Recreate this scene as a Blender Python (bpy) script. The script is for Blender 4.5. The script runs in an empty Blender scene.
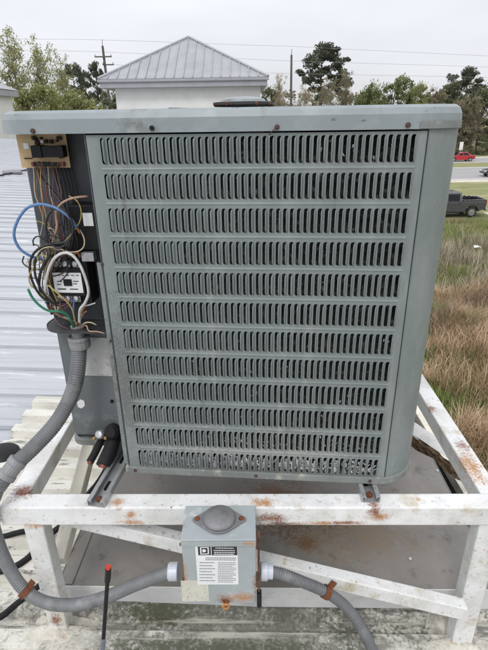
import bpy, math, random
from mathutils import Vector, Matrix
import numpy as np
random.seed(7)
rad = math.radians
scene = bpy.context.scene
col = scene.collection

# ------------------------------------------------------------------ camera
C = 7.4                                   # camera height above the ground
F = 482.0; PIT = rad(23.3); ROLL = rad(0.9)
FW = Vector((0, math.cos(PIT), -math.sin(PIT))); UPV = Vector((0, math.sin(PIT), math.cos(PIT))); RT = Vector((1, 0, 0))
cr, sr = math.cos(ROLL), math.sin(ROLL)
CX = RT*cr - UPV*sr; CY = RT*sr + UPV*cr
cam_d = bpy.data.cameras.new("camera"); cam = bpy.data.objects.new("camera", cam_d); col.objects.link(cam)
m = Matrix.Identity(4)
for i in range(3):
    m[i][0] = CX[i]; m[i][1] = CY[i]; m[i][2] = -FW[i]
m[2][3] = C
cam.matrix_world = m
cam_d.sensor_fit = 'HORIZONTAL'; cam_d.sensor_width = 36.0; cam_d.lens = 36.0*F/488.0
cam_d.clip_start = 0.02; cam_d.clip_end = 2000
scene.camera = cam

# ------------------------------------------------------------------ world (overcast) and sun
SUN_EL, SUN_AZ = rad(52), rad(200)
w = bpy.data.worlds.new("World"); scene.world = w; w.use_nodes = True
nt = w.node_tree; nt.nodes.clear(); N = nt.nodes.new; L = nt.links.new
out = N('ShaderNodeOutputWorld'); mixs = N('ShaderNodeMixShader'); mixs.inputs[0].default_value = 0.08
b1 = N('ShaderNodeBackground'); b2 = N('ShaderNodeBackground'); b2.inputs[1].default_value = 0.1
sky = N('ShaderNodeTexSky'); sky.sky_type = 'NISHITA'; sky.sun_disc = False
sky.sun_elevation = SUN_EL; sky.sun_rotation = SUN_AZ
L(sky.outputs[0], b2.inputs[0])
tc = N('ShaderNodeTexCoord'); sp = N('ShaderNodeSeparateXYZ'); L(tc.outputs['Generated'], sp.inputs[0])
mx = N('ShaderNodeMath'); mx.operation = 'MAXIMUM'; L(sp.outputs[2], mx.inputs[0]); mx.inputs[1].default_value = 0
ma = N('ShaderNodeMath'); ma.operation = 'MULTIPLY_ADD'; L(mx.outputs[0], ma.inputs[0]); ma.inputs[1].default_value = 1.15; ma.inputs[2].default_value = 0.85
mp = N('ShaderNodeMapping'); mp.inputs['Scale'].default_value = (1.6, 1.6, 6.0); L(tc.outputs['Generated'], mp.inputs[0])
nz = N('ShaderNodeTexNoise'); nz.inputs['Scale'].default_value = 1.3; nz.inputs['Detail'].default_value = 5; L(mp.outputs[0], nz.inputs[0])
nr = N('ShaderNodeMapRange'); nr.inputs['From Min'].default_value = 0.3; nr.inputs['From Max'].default_value = 0.7
nr.inputs['To Min'].default_value = 0.91; nr.inputs['To Max'].default_value = 1.07; L(nz.outputs[0], nr.inputs[0])
mm = N('ShaderNodeMath'); mm.operation = 'MULTIPLY'; L(ma.outputs[0], mm.inputs[0]); L(nr.outputs[0], mm.inputs[1])
b1.inputs[0].default_value = (0.765, 0.775, 0.815, 1); L(mm.outputs[0], b1.inputs[1])
L(b1.outputs[0], mixs.inputs[1]); L(b2.outputs[0], mixs.inputs[2]); L(mixs.outputs[0], out.inputs[0])
sl = bpy.data.lights.new("sun", 'SUN'); sl.energy = 1.1; sl.angle = rad(16); sl.color = (1, 0.97, 0.93)
so = bpy.data.objects.new("sun", sl); col.objects.link(so)
so.rotation_euler = (rad(90)-SUN_EL, 0, rad(180)-SUN_AZ+rad(180)); so.location = (0, -5, 20)
sdir = Vector((math.sin(SUN_AZ)*math.cos(SUN_EL), math.cos(SUN_AZ)*math.cos(SUN_EL), math.sin(SUN_EL)))
so.rotation_euler = sdir.to_track_quat('Z', 'Y').to_euler()
scene.cycles.max_bounces = 6; scene.cycles.diffuse_bounces = 3
scene.view_settings.view_transform = 'Standard'; scene.view_settings.look = 'None'
scene.view_settings.gamma = 1; scene.view_settings.exposure = 0.22; scene.view_settings.use_curve_mapping = False

# ------------------------------------------------------------------ pixel helpers (photograph pixels, 488 x 650)
def ray(px, py):
    u = (px-244)/F; v = (325-py)/F
    return FW + RT*(cr*u + sr*v) + UPV*(cr*v - sr*u)
def PY(px, py, Y):                        # on the vertical plane at distance Y
    d = ray(px, py); p = d*(Y/d.y); p.z += C; return p
def PZ(px, py, dz):                       # on the level plane dz from the camera height
    d = ray(px, py); p = d*(dz/d.z); p.z += C; return p
PSI = rad(-5.1); UA = Vector((math.cos(PSI), math.sin(PSI), 0)); UB = Vector((-math.sin(PSI), math.cos(PSI), 0))
P0 = PY(255, 300, 1.03); P0.z = 0
ZB = 0.892                                # base of the unit lies this far below the camera
def LU(px, py, off):                      # local coordinates in the condenser's frame, off behind its face
    d = ray(px, py); k = ((P0+UB*off).dot(UB))/d.dot(UB); P = d*k
    return Vector(((P-P0).dot(UA), off, P.z+ZB))

# ------------------------------------------------------------------ materials
def ramp(nt, fac, stops, interp='LINEAR'):
    r = nt.nodes.new('ShaderNodeValToRGB'); r.color_ramp.interpolation = interp
    while len(r.color_ramp.elements) < len(stops): r.color_ramp.elements.new(0.5)
    for e, (p, c) in zip(r.color_ramp.elements, stops):
        e.position = p; e.color = (*c, 1) if len(c) == 3 else c
    nt.links.new(fac, r.inputs[0]); return r.outputs[0]
def noise(nt, vec, scale, detail=4, rough=0.55, stretch=None, dist=0.0):
    if stretch:
        mp = nt.nodes.new('ShaderNodeMapping'); mp.inputs['Scale'].default_value = stretch; nt.links.new(vec, mp.inputs[0]); vec = mp.outputs[0]
    n = nt.nodes.new('ShaderNodeTexNoise'); n.inputs['Scale'].default_value = scale; n.inputs['Detail'].default_value = detail
    n.inputs['Roughness'].default_value = rough; n.inputs['Distortion'].default_value = dist
    nt.links.new(vec, n.inputs[0]); return n.outputs[0]
def mixc(nt, fac, a, b):
    n = nt.nodes.new('ShaderNodeMix'); n.data_type = 'RGBA'
    for s, v in ((n.inputs[0], fac), (n.inputs[6], a), (n.inputs[7], b)):
        if isinstance(v, (int, float)): s.default_value = v
        elif isinstance(v, tuple): s.default_value = (*v, 1)
        else: nt.links.new(v, s)
    return n.outputs[2]
def math_n(nt, op, a, b=None, c=None):
    n = nt.nodes.new('ShaderNodeMath'); n.operation = op
    for s, v in zip(n.inputs, (a, b, c)):
        if v is None: continue
        if isinstance(v, (int, float)): s.default_value = v
        else: nt.links.new(v, s)
    return n.outputs[0]
MATS = {}
def mat(name, base, var=0.12, scale=6.0, rough=0.55, metal=0.0, bump=0.0, bscale=60.0, stretch=None,
        layers=(), spots=(), top=(), rand=None, coat=0.0, trans=0.0, world=False, spec=0.5):
    """layers: (colour, noise scale, lo, hi, stretch) laid over the base where noise passes lo..hi
       spots: (colour, (x,y,z), radius, (sx,sy,sz)) stains of their own shape round a point"""
    if name in MATS: return MATS[name]
    M = bpy.data.materials.new(name); M.use_nodes = True; nt = M.node_tree
    bs = nt.nodes['Principled BSDF']
    tcn = nt.nodes.new('ShaderNodeTexCoord'); vec = tcn.outputs['Object']
    if world:
        g = nt.nodes.new('ShaderNodeNewGeometry'); vec = g.outputs['Position']
    lo = tuple(max(0, c*(1-var)) for c in base); hi = tuple(min(1, c*(1+var)) for c in base)
    n1 = noise(nt, vec, scale, 6, 0.6, stretch)
    c = ramp(nt, n1, [(0.3, lo), (0.7, hi)])
    if rand:
        g = nt.nodes.new('ShaderNodeNewGeometry')
        rc = ramp(nt, g.outputs['Random Per Island'], [(i/(len(rand)-1), k) for i, k in enumerate(rand)])
        n = nt.nodes.new('ShaderNodeMix'); n.data_type = 'RGBA'; n.blend_type = 'MULTIPLY'; n.inputs[0].default_value = 1
        nt.links.new(c, n.inputs[6]); nt.links.new(rc, n.inputs[7]); c = n.outputs[2]
    for (lc, ls, l0, l1, lst) in layers:
        k = noise(nt, vec, ls, 8, 0.65, lst)
        f = ramp(nt, k, [(l0, (0, 0, 0)), (l1, (1, 1, 1))])
        c = mixc(nt, f, c, lc)
    for (sc, pt, rr_, st) in spots:
        vm = nt.nodes.new('ShaderNodeVectorMath'); vm.operation = 'SUBTRACT'; nt.links.new(vec, vm.inputs[0]); vm.inputs[1].default_value = pt
        vs = nt.nodes.new('ShaderNodeVectorMath'); vs.operation = 'MULTIPLY'; nt.links.new(vm.outputs[0], vs.inputs[0]); vs.inputs[1].default_value = st
        ln = nt.nodes.new('ShaderNodeVectorMath'); ln.operation = 'LENGTH'; nt.links.new(vs.outputs[0], ln.inputs[0])
        k = noise(nt, vec, 1.3/rr_, 3, 0.6); k2 = noise(nt, vec, 9.0/rr_, 6, 0.75)
        d = math_n(nt, 'MULTIPLY_ADD', k, rr_*1.3, ln.outputs['Value'])
        d = math_n(nt, 'MULTIPLY_ADD', k2, rr_*3.2, d)
        f = ramp(nt, math_n(nt, 'DIVIDE', d, rr_*3.6), [(0.66, (0.95, 0.95, 0.95)), (0.82, (0, 0, 0))])
        c = mixc(nt, f, c, sc)
    for (lc, ls, l0, l1, lst) in top:
        f = ramp(nt, noise(nt, vec, ls, 8, 0.65, lst), [(l0, (0, 0, 0)), (l1, (1, 1, 1))])
        c = mixc(nt, f, c, lc)
    nt.links.new(c, bs.inputs['Base Color'])
    bs.inputs['Roughness'].default_value = rough; bs.inputs['Metallic'].default_value = metal
    bs.inputs['Specular IOR Level'].default_value = spec
    if var > 0:
        rn = noise(nt, vec, scale*3, 4)
        nt.links.new(math_n(nt, 'MULTIPLY_ADD', rn, 0.25, max(rough-0.125, 0.02)), bs.inputs['Roughness'])
    if coat: bs.inputs['Coat Weight'].default_value = coat; bs.inputs['Coat Roughness'].default_value = 0.08
    if trans:
        tr = nt.nodes.new('ShaderNodeBsdfTranslucent'); nt.links.new(c, tr.inputs[0])
        ms = nt.nodes.new('ShaderNodeMixShader'); ms.inputs[0].default_value = trans
        o = nt.nodes['Material Output']
        nt.links.new(bs.outputs[0], ms.inputs[1]); nt.links.new(tr.outputs[0], ms.inputs[2]); nt.links.new(ms.outputs[0], o.inputs[0])
    if bump:
        bn = nt.nodes.new('ShaderNodeBump'); bn.inputs['Strength'].default_value = bump; bn.inputs['Distance'].default_value = 0.01
        nt.links.new(noise(nt, vec, bscale, 5, 0.6, stretch), bn.inputs['Height']); nt.links.new(bn.outputs[0], bs.inputs['Normal'])
    MATS[name] = M; return M

RUST = (0.20, 0.062, 0.018); RUSTD = (0.085, 0.03, 0.014); RUSTL = (0.42, 0.19, 0.055)
UNIT_C = (0.185, 0.214, 0.211)
M_unit = mat('unit_paint', UNIT_C, 0.10, 5, 0.45, 0, 0.05, 300, layers=[((0.245, 0.272, 0.266), 9, 0.50, 0.72, (1, 1, 0.35)), ((0.145, 0.160, 0.163), 3.2, 0.54, 0.75, (1, 1, 0.5)), ((0.27, 0.285, 0.275), 120, 0.63, 0.68, None), ((0.265, 0.28, 0.272), 26, 0.57, 0.72, (1, 1, 0.06)), ((0.115, 0.12, 0.112), 20, 0.60, 0.74, (1, 1, 0.12))],
             spots=[((0.30, 0.305, 0.29), (-0.02, 0, 0.08), 0.10, (0.22, 0.4, 0.8)), ((0.12, 0.122, 0.112), (0.0, 0, 0.03), 0.05, (0.1, 0.4, 1.0)), ((0.12, 0.125, 0.12), (-0.33, 0, 0.30), 0.05, (0.6, 0.4, 0.15))])
M_fin = mat('louver_paint', UNIT_C, 0.10, 5, 0.45, 0, 0, 300, world=True, layers=[((0.245, 0.272, 0.266), 9, 0.50, 0.72, (1, 1, 0.35)), ((0.145, 0.160, 0.163), 3.2, 0.54, 0.75, (1, 1, 0.5)), ((0.27, 0.28, 0.268), 60, 0.58, 0.70, (1, 1, 0.2)), ((0.14, 0.145, 0.135), 20, 0.58, 0.74, (1, 1, 0.12))])
M_cap = mat('cap_paint', (0.215, 0.247, 0.257), 0.08, 4, 0.42, 0, 0.04, 250, layers=[((0.30, 0.325, 0.33), 7, 0.5, 0.7, (1, 1, 1)), ((0.15, 0.16, 0.158), 11, 0.57, 0.68, None), ((0.12, 0.115, 0.10), 40, 0.63, 0.68, (0.4, 1, 1))])
M_base = mat('base_pan_paint', (0.19, 0.205, 0.195), 0.2, 12, 0.6, 0, 0.15, 180, layers=[((0.40, 0.39, 0.33), 26, 0.56, 0.7, None), (RUSTD, 20, 0.7, 0.78, None)])
M_darkplate = mat('shaded_compartment_paint', (0.050, 0.056, 0.064), 0.25, 7, 0.5, 0, 0.05, 150, layers=[((0.085, 0.092, 0.10), 5, 0.52, 0.64, None), ((0.02, 0.02, 0.023), 9, 0.56, 0.7, None)])  # dark grey paint with the open corner's shade put into its colour
M_lowplate = mat('lower_plate_paint', (0.135, 0.150, 0.154), 0.18, 6, 0.45, 0, 0.04, 150, layers=[((0.19, 0.205, 0.205), 4.3, 0.56, 0.6, None)])
M_black = mat('black_plastic', (0.008, 0.008, 0.009), 0.3, 30, 0.5, spec=0.3)
M_blackr = mat('black_rubber', (0.012, 0.012, 0.013), 0.3, 20, 0.7, 0, 0.1, 90, layers=[((0.045, 0.043, 0.04), 14, 0.58, 0.75, None)], spec=0.3)
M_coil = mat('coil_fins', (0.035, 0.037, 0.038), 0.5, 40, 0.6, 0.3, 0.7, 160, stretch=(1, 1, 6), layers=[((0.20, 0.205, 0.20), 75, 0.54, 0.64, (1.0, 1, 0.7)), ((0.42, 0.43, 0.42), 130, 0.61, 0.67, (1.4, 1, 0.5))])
M_foil = mat('bent_aluminium_fin', (0.80, 0.81, 0.82), 0.12, 60, 0.4, 0.15, 0.3, 200)
M_steel = mat('zinc_steel', (0.50, 0.51, 0.52), 0.18, 30, 0.42, 0.7, 0.06, 120, layers=[((0.28, 0.28, 0.275), 25, 0.55, 0.75, None)])
M_rust = mat('rusty_steel', (0.17, 0.058, 0.022), 0.45, 70, 0.85, 0.1, 0.5, 220, layers=[(RUSTD, 60, 0.5, 0.66, None)])
M_bolt = mat('rusty_bolt', (0.09, 0.055, 0.042), 0.4, 300, 0.7, 0.3, 0.4, 500)
M_white = mat('weathered_white_paint', (0.73, 0.735, 0.73), 0.06, 5, 0.5, 0, 0.2, 140,
              layers=[((0.58, 0.575, 0.55), 7, 0.46, 0.64, None), ((0.50, 0.45, 0.34), 10, 0.56, 0.68, None), ((0.40, 0.40, 0.385), 75, 0.60, 0.66, None), ((0.46, 0.33, 0.18), 26, 0.63, 0.70, None), (RUST, 60, 0.662, 0.70, None), (RUSTD, 120, 0.665, 0.70, None)],
              spots=[(RUST, (0.325, 0.012, 0.548), 0.030, (1, 1, 1.2)), (RUSTL, (0.335, 0.0, 0.52), 0.030, (0.6, 1, 1.4)), (RUST, (0.325, 0.0, 0.535), 0.024, (0.8, 1, 0.9)), (RUST, (0.06, 0.0, 0.515), 0.040, (0.5, 1, 1.6)), (RUSTD, (0.09, 0.0, 0.495), 0.035, (0.28, 1, 2.2)), (RUSTL, (0.04, 0.02, 0.55), 0.03, (0.6, 1.2, 1)), (RUSTL, (-0.30, 0.0, 0.525), 0.018, (0.6, 1, 0.8)),
                     (RUSTL, (0.20, 0.0, 0.498), 0.035, (0.25, 1, 3.0)), (RUST, (0.25, 0.0, 0.50), 0.028, (0.4, 1, 2.4)), (RUSTD, (-0.61, 0.06, 0.553), 0.035, (0.8, 1, 1)), (RUST, (-0.60, 0.055, 0.548), 0.04, (0.8, 0.9, 1)),
                     (RUSTL, (-0.335, 0.02, 0.553), 0.022, (0.7, 1, 1)), (RUSTL, (0.63, 0.16, 0.553), 0.05, (1, 0.5, 1)), (RUST, (0.645, 0.25, 0.553), 0.03, (1, 0.7, 1)), (RUST, (0.62, 0.45, 0.553), 0.025, (1, 0.7, 1)),
                     (RUST, (0.652, 0.0, 0.42), 0.035, (1.4, 1, 0.35)), (RUST, (0.62, -0.03, 0.16), 0.025, (1, 1, 1)), (RUSTL, (-0.56, 0.0, 0.485), 0.02, (0.5, 1, 1.2)), (RUST, (-0.565, 0, 0.12), 0.03, (1, 1, 0.6)), (RUSTL, (0.65, 0.03, 0.13), 0.03, (1, 1, 0.8)), (RUSTL, (-0.3, 0.0, 0.5), 0.03, (0.5, 1, 2))])
M_cream = mat('cream_paint', (0.66, 0.63, 0.53), 0.12, 9, 0.65, 0, 0.25, 120, layers=[((0.45, 0.41, 0.31), 14, 0.55, 0.75, None), ((0.2, 0.18, 0.14), 30, 0.66, 0.76, None)])
M_seal = mat('roof_sealant', (0.60, 0.575, 0.50), 0.15, 20, 0.75, 0, 0.8, 70, layers=[((0.30, 0.29, 0.25), 18, 0.5, 0.66, None), (RUSTL, 14, 0.62, 0.7, None), (RUSTD, 30, 0.68, 0.74, None)])
M_roof = mat('white_metal_roof', (0.42, 0.435, 0.46), 0.06, 2.5, 0.5, 0.0, 0.05, 30, stretch=(0.15, 2, 1),
             layers=[((0.33, 0.345, 0.37), 2.2, 0.46, 0.66, (0.12, 5.0, 1)), ((0.60, 0.60, 0.61), 5, 0.60, 0.68, (0.4, 2, 1)), ((0.24, 0.245, 0.25), 9, 0.61, 0.70, (0.12, 6, 1))])
M_coated = mat('coated_corrugated_roof', (0.60, 0.585, 0.525), 0.08, 6, 0.7, 0, 0.22, 55, world=True,
               layers=[((0.45, 0.435, 0.385), 4.5, 0.50, 0.66, (0.9, 3.0, 1)), ((0.20, 0.195, 0.175), 5.0, 0.56, 0.62, (0.7, 4.0, 1))],
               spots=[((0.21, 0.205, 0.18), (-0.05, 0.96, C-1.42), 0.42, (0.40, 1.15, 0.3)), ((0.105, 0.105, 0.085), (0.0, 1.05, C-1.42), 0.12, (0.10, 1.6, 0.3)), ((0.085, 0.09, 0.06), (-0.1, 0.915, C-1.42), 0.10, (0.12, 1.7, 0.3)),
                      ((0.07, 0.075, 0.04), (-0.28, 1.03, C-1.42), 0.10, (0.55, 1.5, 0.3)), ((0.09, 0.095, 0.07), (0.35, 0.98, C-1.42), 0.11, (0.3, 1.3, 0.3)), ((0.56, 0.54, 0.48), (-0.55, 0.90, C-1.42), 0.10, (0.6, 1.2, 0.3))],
               top=[((0.46, 0.445, 0.39), 2.2, 0.56, 0.62, (0.5, 10.0, 0.4)), ((0.15, 0.14, 0.12), 45, 0.62, 0.68, (0.6, 1.5, 1))])
M_cover = mat('grey_cover_sheet', (0.190, 0.176, 0.160), 0.10, 3, 0.42, 0.0, 0.06, 60,
              layers=[((0.235, 0.217, 0.19), 5, 0.48, 0.68, None), ((0.11, 0.10, 0.085), 12, 0.56, 0.68, None), ((0.075, 0.05, 0.035), 60, 0.655, 0.69, None)],
              spots=[((0.16, 0.085, 0.042), (0.02, 0.40, 0), 0.10, (0.5, 0.8, 1)), ((0.11, 0.072, 0.045), (0.10, 0.26, 0), 0.13, (0.4, 1, 1)), ((0.20, 0.15, 0.10), (0.30, 0.20, 0), 0.16, (0.5, 1, 1)), (RUST, (-0.29, 0.31, 0), 0.05, (0.6, 1, 1)), ((0.15, 0.085, 0.04), (0.10, 0.17, 0), 0.06, (0.7, 1, 1))])
M_coverlip = mat('white_flange', (0.58, 0.58, 0.57), 0.12, 8, 0.55, 0, 0.1, 80, layers=[((0.36, 0.35, 0.32), 10, 0.55, 0.75, (0.4, 1, 1)), (RUST, 40, 0.7, 0.76, None)])
M_conduit = mat('grey_conduit', (0.125, 0.13, 0.135), 0.15, 15, 0.5, 0, 0.05, 100, layers=[((0.20, 0.205, 0.205), 18, 0.52, 0.7, None), ((0.07, 0.07, 0.07), 11, 0.6, 0.8, None)])
M_conduit2 = mat('pale_conduit', (0.165, 0.17, 0.177), 0.15, 15, 0.5, 0, 0.05, 100, layers=[((0.25, 0.255, 0.255), 18, 0.52, 0.7, None), ((0.10, 0.10, 0.095), 14, 0.56, 0.7, None)])
M_fit = mat('grey_fitting', (0.22, 0.225, 0.23), 0.15, 25, 0.5, 0.1, 0.05, 100)
M_palefit = mat('pale_fitting', (0.50, 0.53, 0.58), 0.1, 25, 0.45, 0.1, 0.05, 100)
M_box = mat('disconnect_paint', (0.33, 0.365, 0.375), 0.10, 9, 0.5, 0.0, 0.08, 200,
            layers=[((0.52, 0.55, 0.55), 14, 0.58, 0.68, None), ((0.27, 0.29, 0.285), 9, 0.6, 0.8, None)],
            spots=[(RUST, (0.012, -0.106, 0.012), 0.026, (0.7, 1, 0.9)), (RUSTL, (0.05, -0.106, 0.02), 0.026, (0.45, 1, 1)), (RUSTD, (0.012, -0.106, 0.004), 0.016, (0.8, 1, 1)), (RUSTL, (-0.088, -0.106, 0.1), 0.016, (1, 1, 0.2)), (RUSTL, (0.07, -0.106, 0.205), 0.018, (0.5, 1, 1.6)), (RUST, (0.088, -0.1, 0.07), 0.014, (1, 1, 0.25)),
                   (RUST, (-0.09, -0.06, 0.21), 0.016, (1, 1, 1))])
M_hub = mat('hub_zinc', (0.22, 0.22, 0.225), 0.15, 25, 0.6, 0.35, 0.25, 160, layers=[((0.33, 0.33, 0.33), 60, 0.6, 0.7, None), ((0.15, 0.15, 0.15), 20, 0.55, 0.7, None)])
M_label = mat('white_label', (0.70, 0.71, 0.72), 0.05, 12, 0.5, layers=[((0.5, 0.5, 0.49), 18, 0.6, 0.8, None)])
M_oldlabel = mat('worn_label', (0.50, 0.50, 0.485), 0.10, 30, 0.6, 0, 0, 60, layers=[((0.36, 0.36, 0.35), 22, 0.55, 0.62, None), ((0.16, 0.165, 0.165), 38, 0.66, 0.70, None)])
M_yellowlabel = mat('yellowed_sticker', (0.56, 0.55, 0.47), 0.10, 25, 0.6, layers=[((0.33, 0.33, 0.30), 130, 0.58, 0.62, None), ((0.42, 0.30, 0.18), 22, 0.60, 0.72, None)])
M_print = mat('black_print', (0.02, 0.02, 0.022), 0.1, 10, 0.5)
M_gprint = mat('grey_print', (0.20, 0.20, 0.21), 0.1, 10, 0.6)
M_pcb = mat('tan_circuit_board', (0.50, 0.36, 0.19), 0.10, 30, 0.5, layers=[((0.33, 0.22, 0.10), 45, 0.58, 0.7, None)])
M_brass = mat('brass', (0.45, 0.30, 0.13), 0.2, 30, 0.4, 0.8)
M_copper = mat('copper', (0.22, 0.085, 0.06), 0.2, 60, 0.45, 0.7)
M_crumb = mat('crumbling_foam', (0.13, 0.085, 0.05), 0.4, 40, 0.95, 0, 1.0, 60, layers=[((0.30, 0.22, 0.13), 30, 0.5, 0.68, None), ((0.03, 0.022, 0.016), 45, 0.55, 0.68, None)])
def wmat(n, c, r=0.45): return mat('wire_'+n, c, 0.18, 90, r, layers=[((0.10, 0.095, 0.09), 40, 0.62, 0.85, None)])

# ------------------------------------------------------------------ mesh building
class MB:
    def __init__(s): s.v = []; s.f = []
    def add(s, vs, fs):
        k = len(s.v); s.v += [tuple(x) for x in vs]; s.f += [tuple(i+k for i in q) for q in fs]; return s
    def box(s, x0, x1, y0, y1, z0, z1):
        return s.add([(x0,y0,z0),(x1,y0,z0),(x1,y1,z0),(x0,y1,z0),(x0,y0,z1),(x1,y0,z1),(x1,y1,z1),(x0,y1,z1)],
                     [(0,3,2,1),(4,5,6,7),(0,1,5,4),(1,2,6,5),(2,3,7,6),(3,0,4,7)])
    def hexa(s, b, t):                     # bottom four points, top four points (same order, ccw from above)
        return s.add(list(b)+list(t), [(0,3,2,1),(4,5,6,7),(0,1,5,4),(1,2,6,5),(2,3,7,6),(3,0,4,7)])
    def prism(s, pts, a, b):               # closed outline of 3-D points swept from +a to +b
        a = Vector(a); b = Vector(b); n = len(pts)
        vs = [Vector(p)+a for p in pts]+[Vector(p)+b for p in pts]
        return s.add(vs, [tuple(range(n))[::-1], tuple(range(n, 2*n))]+[(i, (i+1) % n, n+(i+1) % n, n+i) for i in range(n)])
    def shell(s, path, z0, z1, closed=False, t=0):   # vertical sheet along an xy path
        n = len(path); vs = [(x, y, z0) for x, y in path]+[(x, y, z1) for x, y in path]
        return s.add(vs, [(i, (i+1) % n, n+(i+1) % n, n+i) for i in range(n if closed else n-1)])
    def tube(s, pts, r, seg=8, cap=True):
        pts = [Vector(p) for p in pts]; n = len(pts)
        rs = r if isinstance(r, (list, tuple)) else [r]*n
        tg = [(pts[min(i+1, n-1)]-pts[max(i-1, 0)]).normalized() for i in range(n)]
        u = tg[0].orthogonal().normalized(); vs = []
        for i in range(n):
            u = (u - tg[i]*u.dot(tg[i])).normalized(); w_ = tg[i].cross(u)
            for k in range(seg):
                a = 2*math.pi*k/seg; vs.append(pts[i]+(u*math.cos(a)+w_*math.sin(a))*rs[i])
        fs = [(i*seg+k, i*seg+(k+1) % seg, (i+1)*seg+(k+1) % seg, (i+1)*seg+k) for i in range(n-1) for k in range(seg)]
        if cap: fs += [tuple(range(seg))[::-1], tuple(range((n-1)*seg, n*seg))]
        return s.add(vs, fs)
    def lathe(s, prof, org, axis, seg=24):  # profile (r, h) along axis
        org = Vector(org); axis = Vector(axis).normalized(); u = axis.orthogonal().normalized(); w_ = axis.cross(u)
        vs = [org+axis*h+(u*math.cos(2*math.pi*k/seg)+w_*math.sin(2*math.pi*k/seg))*r for r, h in prof for k in range(seg)]
        n = len(prof)
        fs = [(i*seg+k, i*seg+(k+1) % seg, (i+1)*seg+(k+1) % seg, (i+1)*seg+k) for i in range(n-1) for k in range(seg)]
        fs += [tuple(range(seg))[::-1], tuple(range((n-1)*seg, n*seg))]
        return s.add(vs, fs)
    def mesh(s, name, smooth=False):
        me = bpy.data.meshes.new(name); me.from_pydata([tuple(v) for v in s.v], [], s.f); me.update()
        if smooth: me.polygons.foreach_set('use_smooth', [True]*len(me.polygons))
        return me
    def build(s, name, material, parent=None, bevel=0.0, smooth=False, seg=2, solid=0.0, label=None):
        return link(name, s.mesh(name, smooth), material, parent, bevel, seg, solid, label)
def link(name, me, material, parent=None, bevel=0.0, seg=2, solid=0.0, label=None):
    if material and not me.materials: me.materials.append(material)
    o = bpy.data.objects.new(name, me); col.objects.link(o)
    if parent: o.parent = parent
    if solid:
        q = o.modifiers.new('thickness', 'SOLIDIFY'); q.thickness = solid; q.offset = 0
    if bevel:
        b = o.modifiers.new('bevel', 'BEVEL'); b.width = bevel; b.segments = seg; b.limit_method = 'ANGLE'; b.angle_limit = rad(40)
    if label: o['label'] = label
    return o
def tag(o, label, cat, group=None, kind=None):
    if label: o['label'] = label
    if cat: o['category'] = cat
    if group: o['group'] = group
    if kind: o['kind'] = kind
    return o
def thing(name, label, cat, loc=(0, 0, 0), rz=0.0, group=None):
    o = bpy.data.objects.new(name, None); col.objects.link(o); o.location = loc; o.rotation_euler = (0, 0, rz); o.empty_display_size = 0.1
    return tag(o, label, cat, group)
def copy_tree(o, parent=None):
    c = o.copy(); col.objects.link(c); c.parent = parent
    for ch in [k for k in o.children]: copy_tree(ch, c)
    return c
def spline(pts, step):                     # Catmull-Rom, resampled evenly
    P = [Vector(p) for p in pts]; P = [P[0]*2-P[1]]+P+[P[-1]*2-P[-2]]; q = []
    for i in range(1, len(P)-2):
        for k in range(24):
            t = k/24; a, b, c, d = P[i-1:i+3]
            q.append(0.5*((b*2)+(c-a)*t+(a*2-b*5+c*4-d)*t*t+(b*3-a-c*3+d)*t**3))
    q.append(P[-2]); out = [q[0]]; acc = 0
    for i in range(1, len(q)):
        seg = q[i]-q[i-1]; l = seg.length; pos = step-acc
        while pos <= l and l > 1e-9: out.append(q[i-1]+seg*(pos/l)); pos += step
        acc = l-(pos-step) if l > 0 else acc
    out.append(q[-1]); return out
def rrect(x0, x1, y0, y1, r, n=8):
    p = []
    for cx, cy, a0 in ((x1-r, y0+r, -90), (x1-r, y1-r, 0), (x0+r, y1-r, 90), (x0+r, y0+r, 180)):
        for i in range(n+1):
            a = rad(a0+90*i/n); p.append((cx+r*math.cos(a), cy+r*math.sin(a)))
    return p
def ribbed(mb, pts, r, pitch=0.0062, depth=0.0020, seg=16):
    q = spline(pts, pitch/4); rs = [(r, r, r-depth*0.6, r-depth)[i % 4] for i in range(len(q))]
    return mb.tube(q, rs, seg)
def bolt(name, p, axis, r, h, material, parent):
    return MB().lathe([(r, 0), (r, h*0.6), (r*0.75, h), (r*0.001+1e-4, h)], p, axis, 10).build(name, material, parent)

# ================================================================== SETTING
M_ground = mat('ground_soil_and_turf', (0.115, 0.125, 0.045), 0.25, 0.35, 0.95, 0, 0.6, 6, layers=[((0.20, 0.15, 0.085), 0.22, 0.45, 0.6, None), ((0.075, 0.10, 0.03), 0.6, 0.55, 0.7, None), ((0.24, 0.2, 0.12), 2.5, 0.6, 0.72, None)])
M_lawn = mat('mown_verge_grass', (0.19, 0.20, 0.075), 0.22, 0.5, 0.95, 0, 0.5, 8, stretch=(0.4, 1, 1), layers=[((0.29, 0.255, 0.14), 0.35, 0.5, 0.65, (0.35, 1.2, 1)), ((0.11, 0.145, 0.045), 0.8, 0.55, 0.7, (0.5, 1, 1))])
M_asph = mat('grey_asphalt', (0.30, 0.295, 0.29), 0.08, 0.8, 0.9, 0, 0.2, 30, stretch=(0.1, 1, 1), layers=[((0.25, 0.25, 0.245), 0.6, 0.5, 0.7, (0.05, 1.5, 1))])
M_sand = mat('sandy_concrete', (0.52, 0.48, 0.40), 0.12, 0.8, 0.9, 0, 0.3, 20)
M_line = mat('white_road_paint', (0.75, 0.75, 0.73), 0.08, 3, 0.8)
g = MB(); g.add([(-500, -80, 0), (500, -80, 0), (500, 900, 0), (-500, 900, 0)], [(0, 1, 2, 3)])
tag(g.build('ground', M_ground), None, None, kind='structure')
def strip(name, y0, y1, z, material, x0=-250, x1=300):
    b = MB().add([(x0, y0, z), (x1, y0, z), (x1, y1, z), (x0, y1, z)], [(0, 1, 2, 3)]).build(name, material)
    b['kind'] = 'structure'; return b
strip('verge', 39.6, 104, 0.004, M_lawn)
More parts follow.
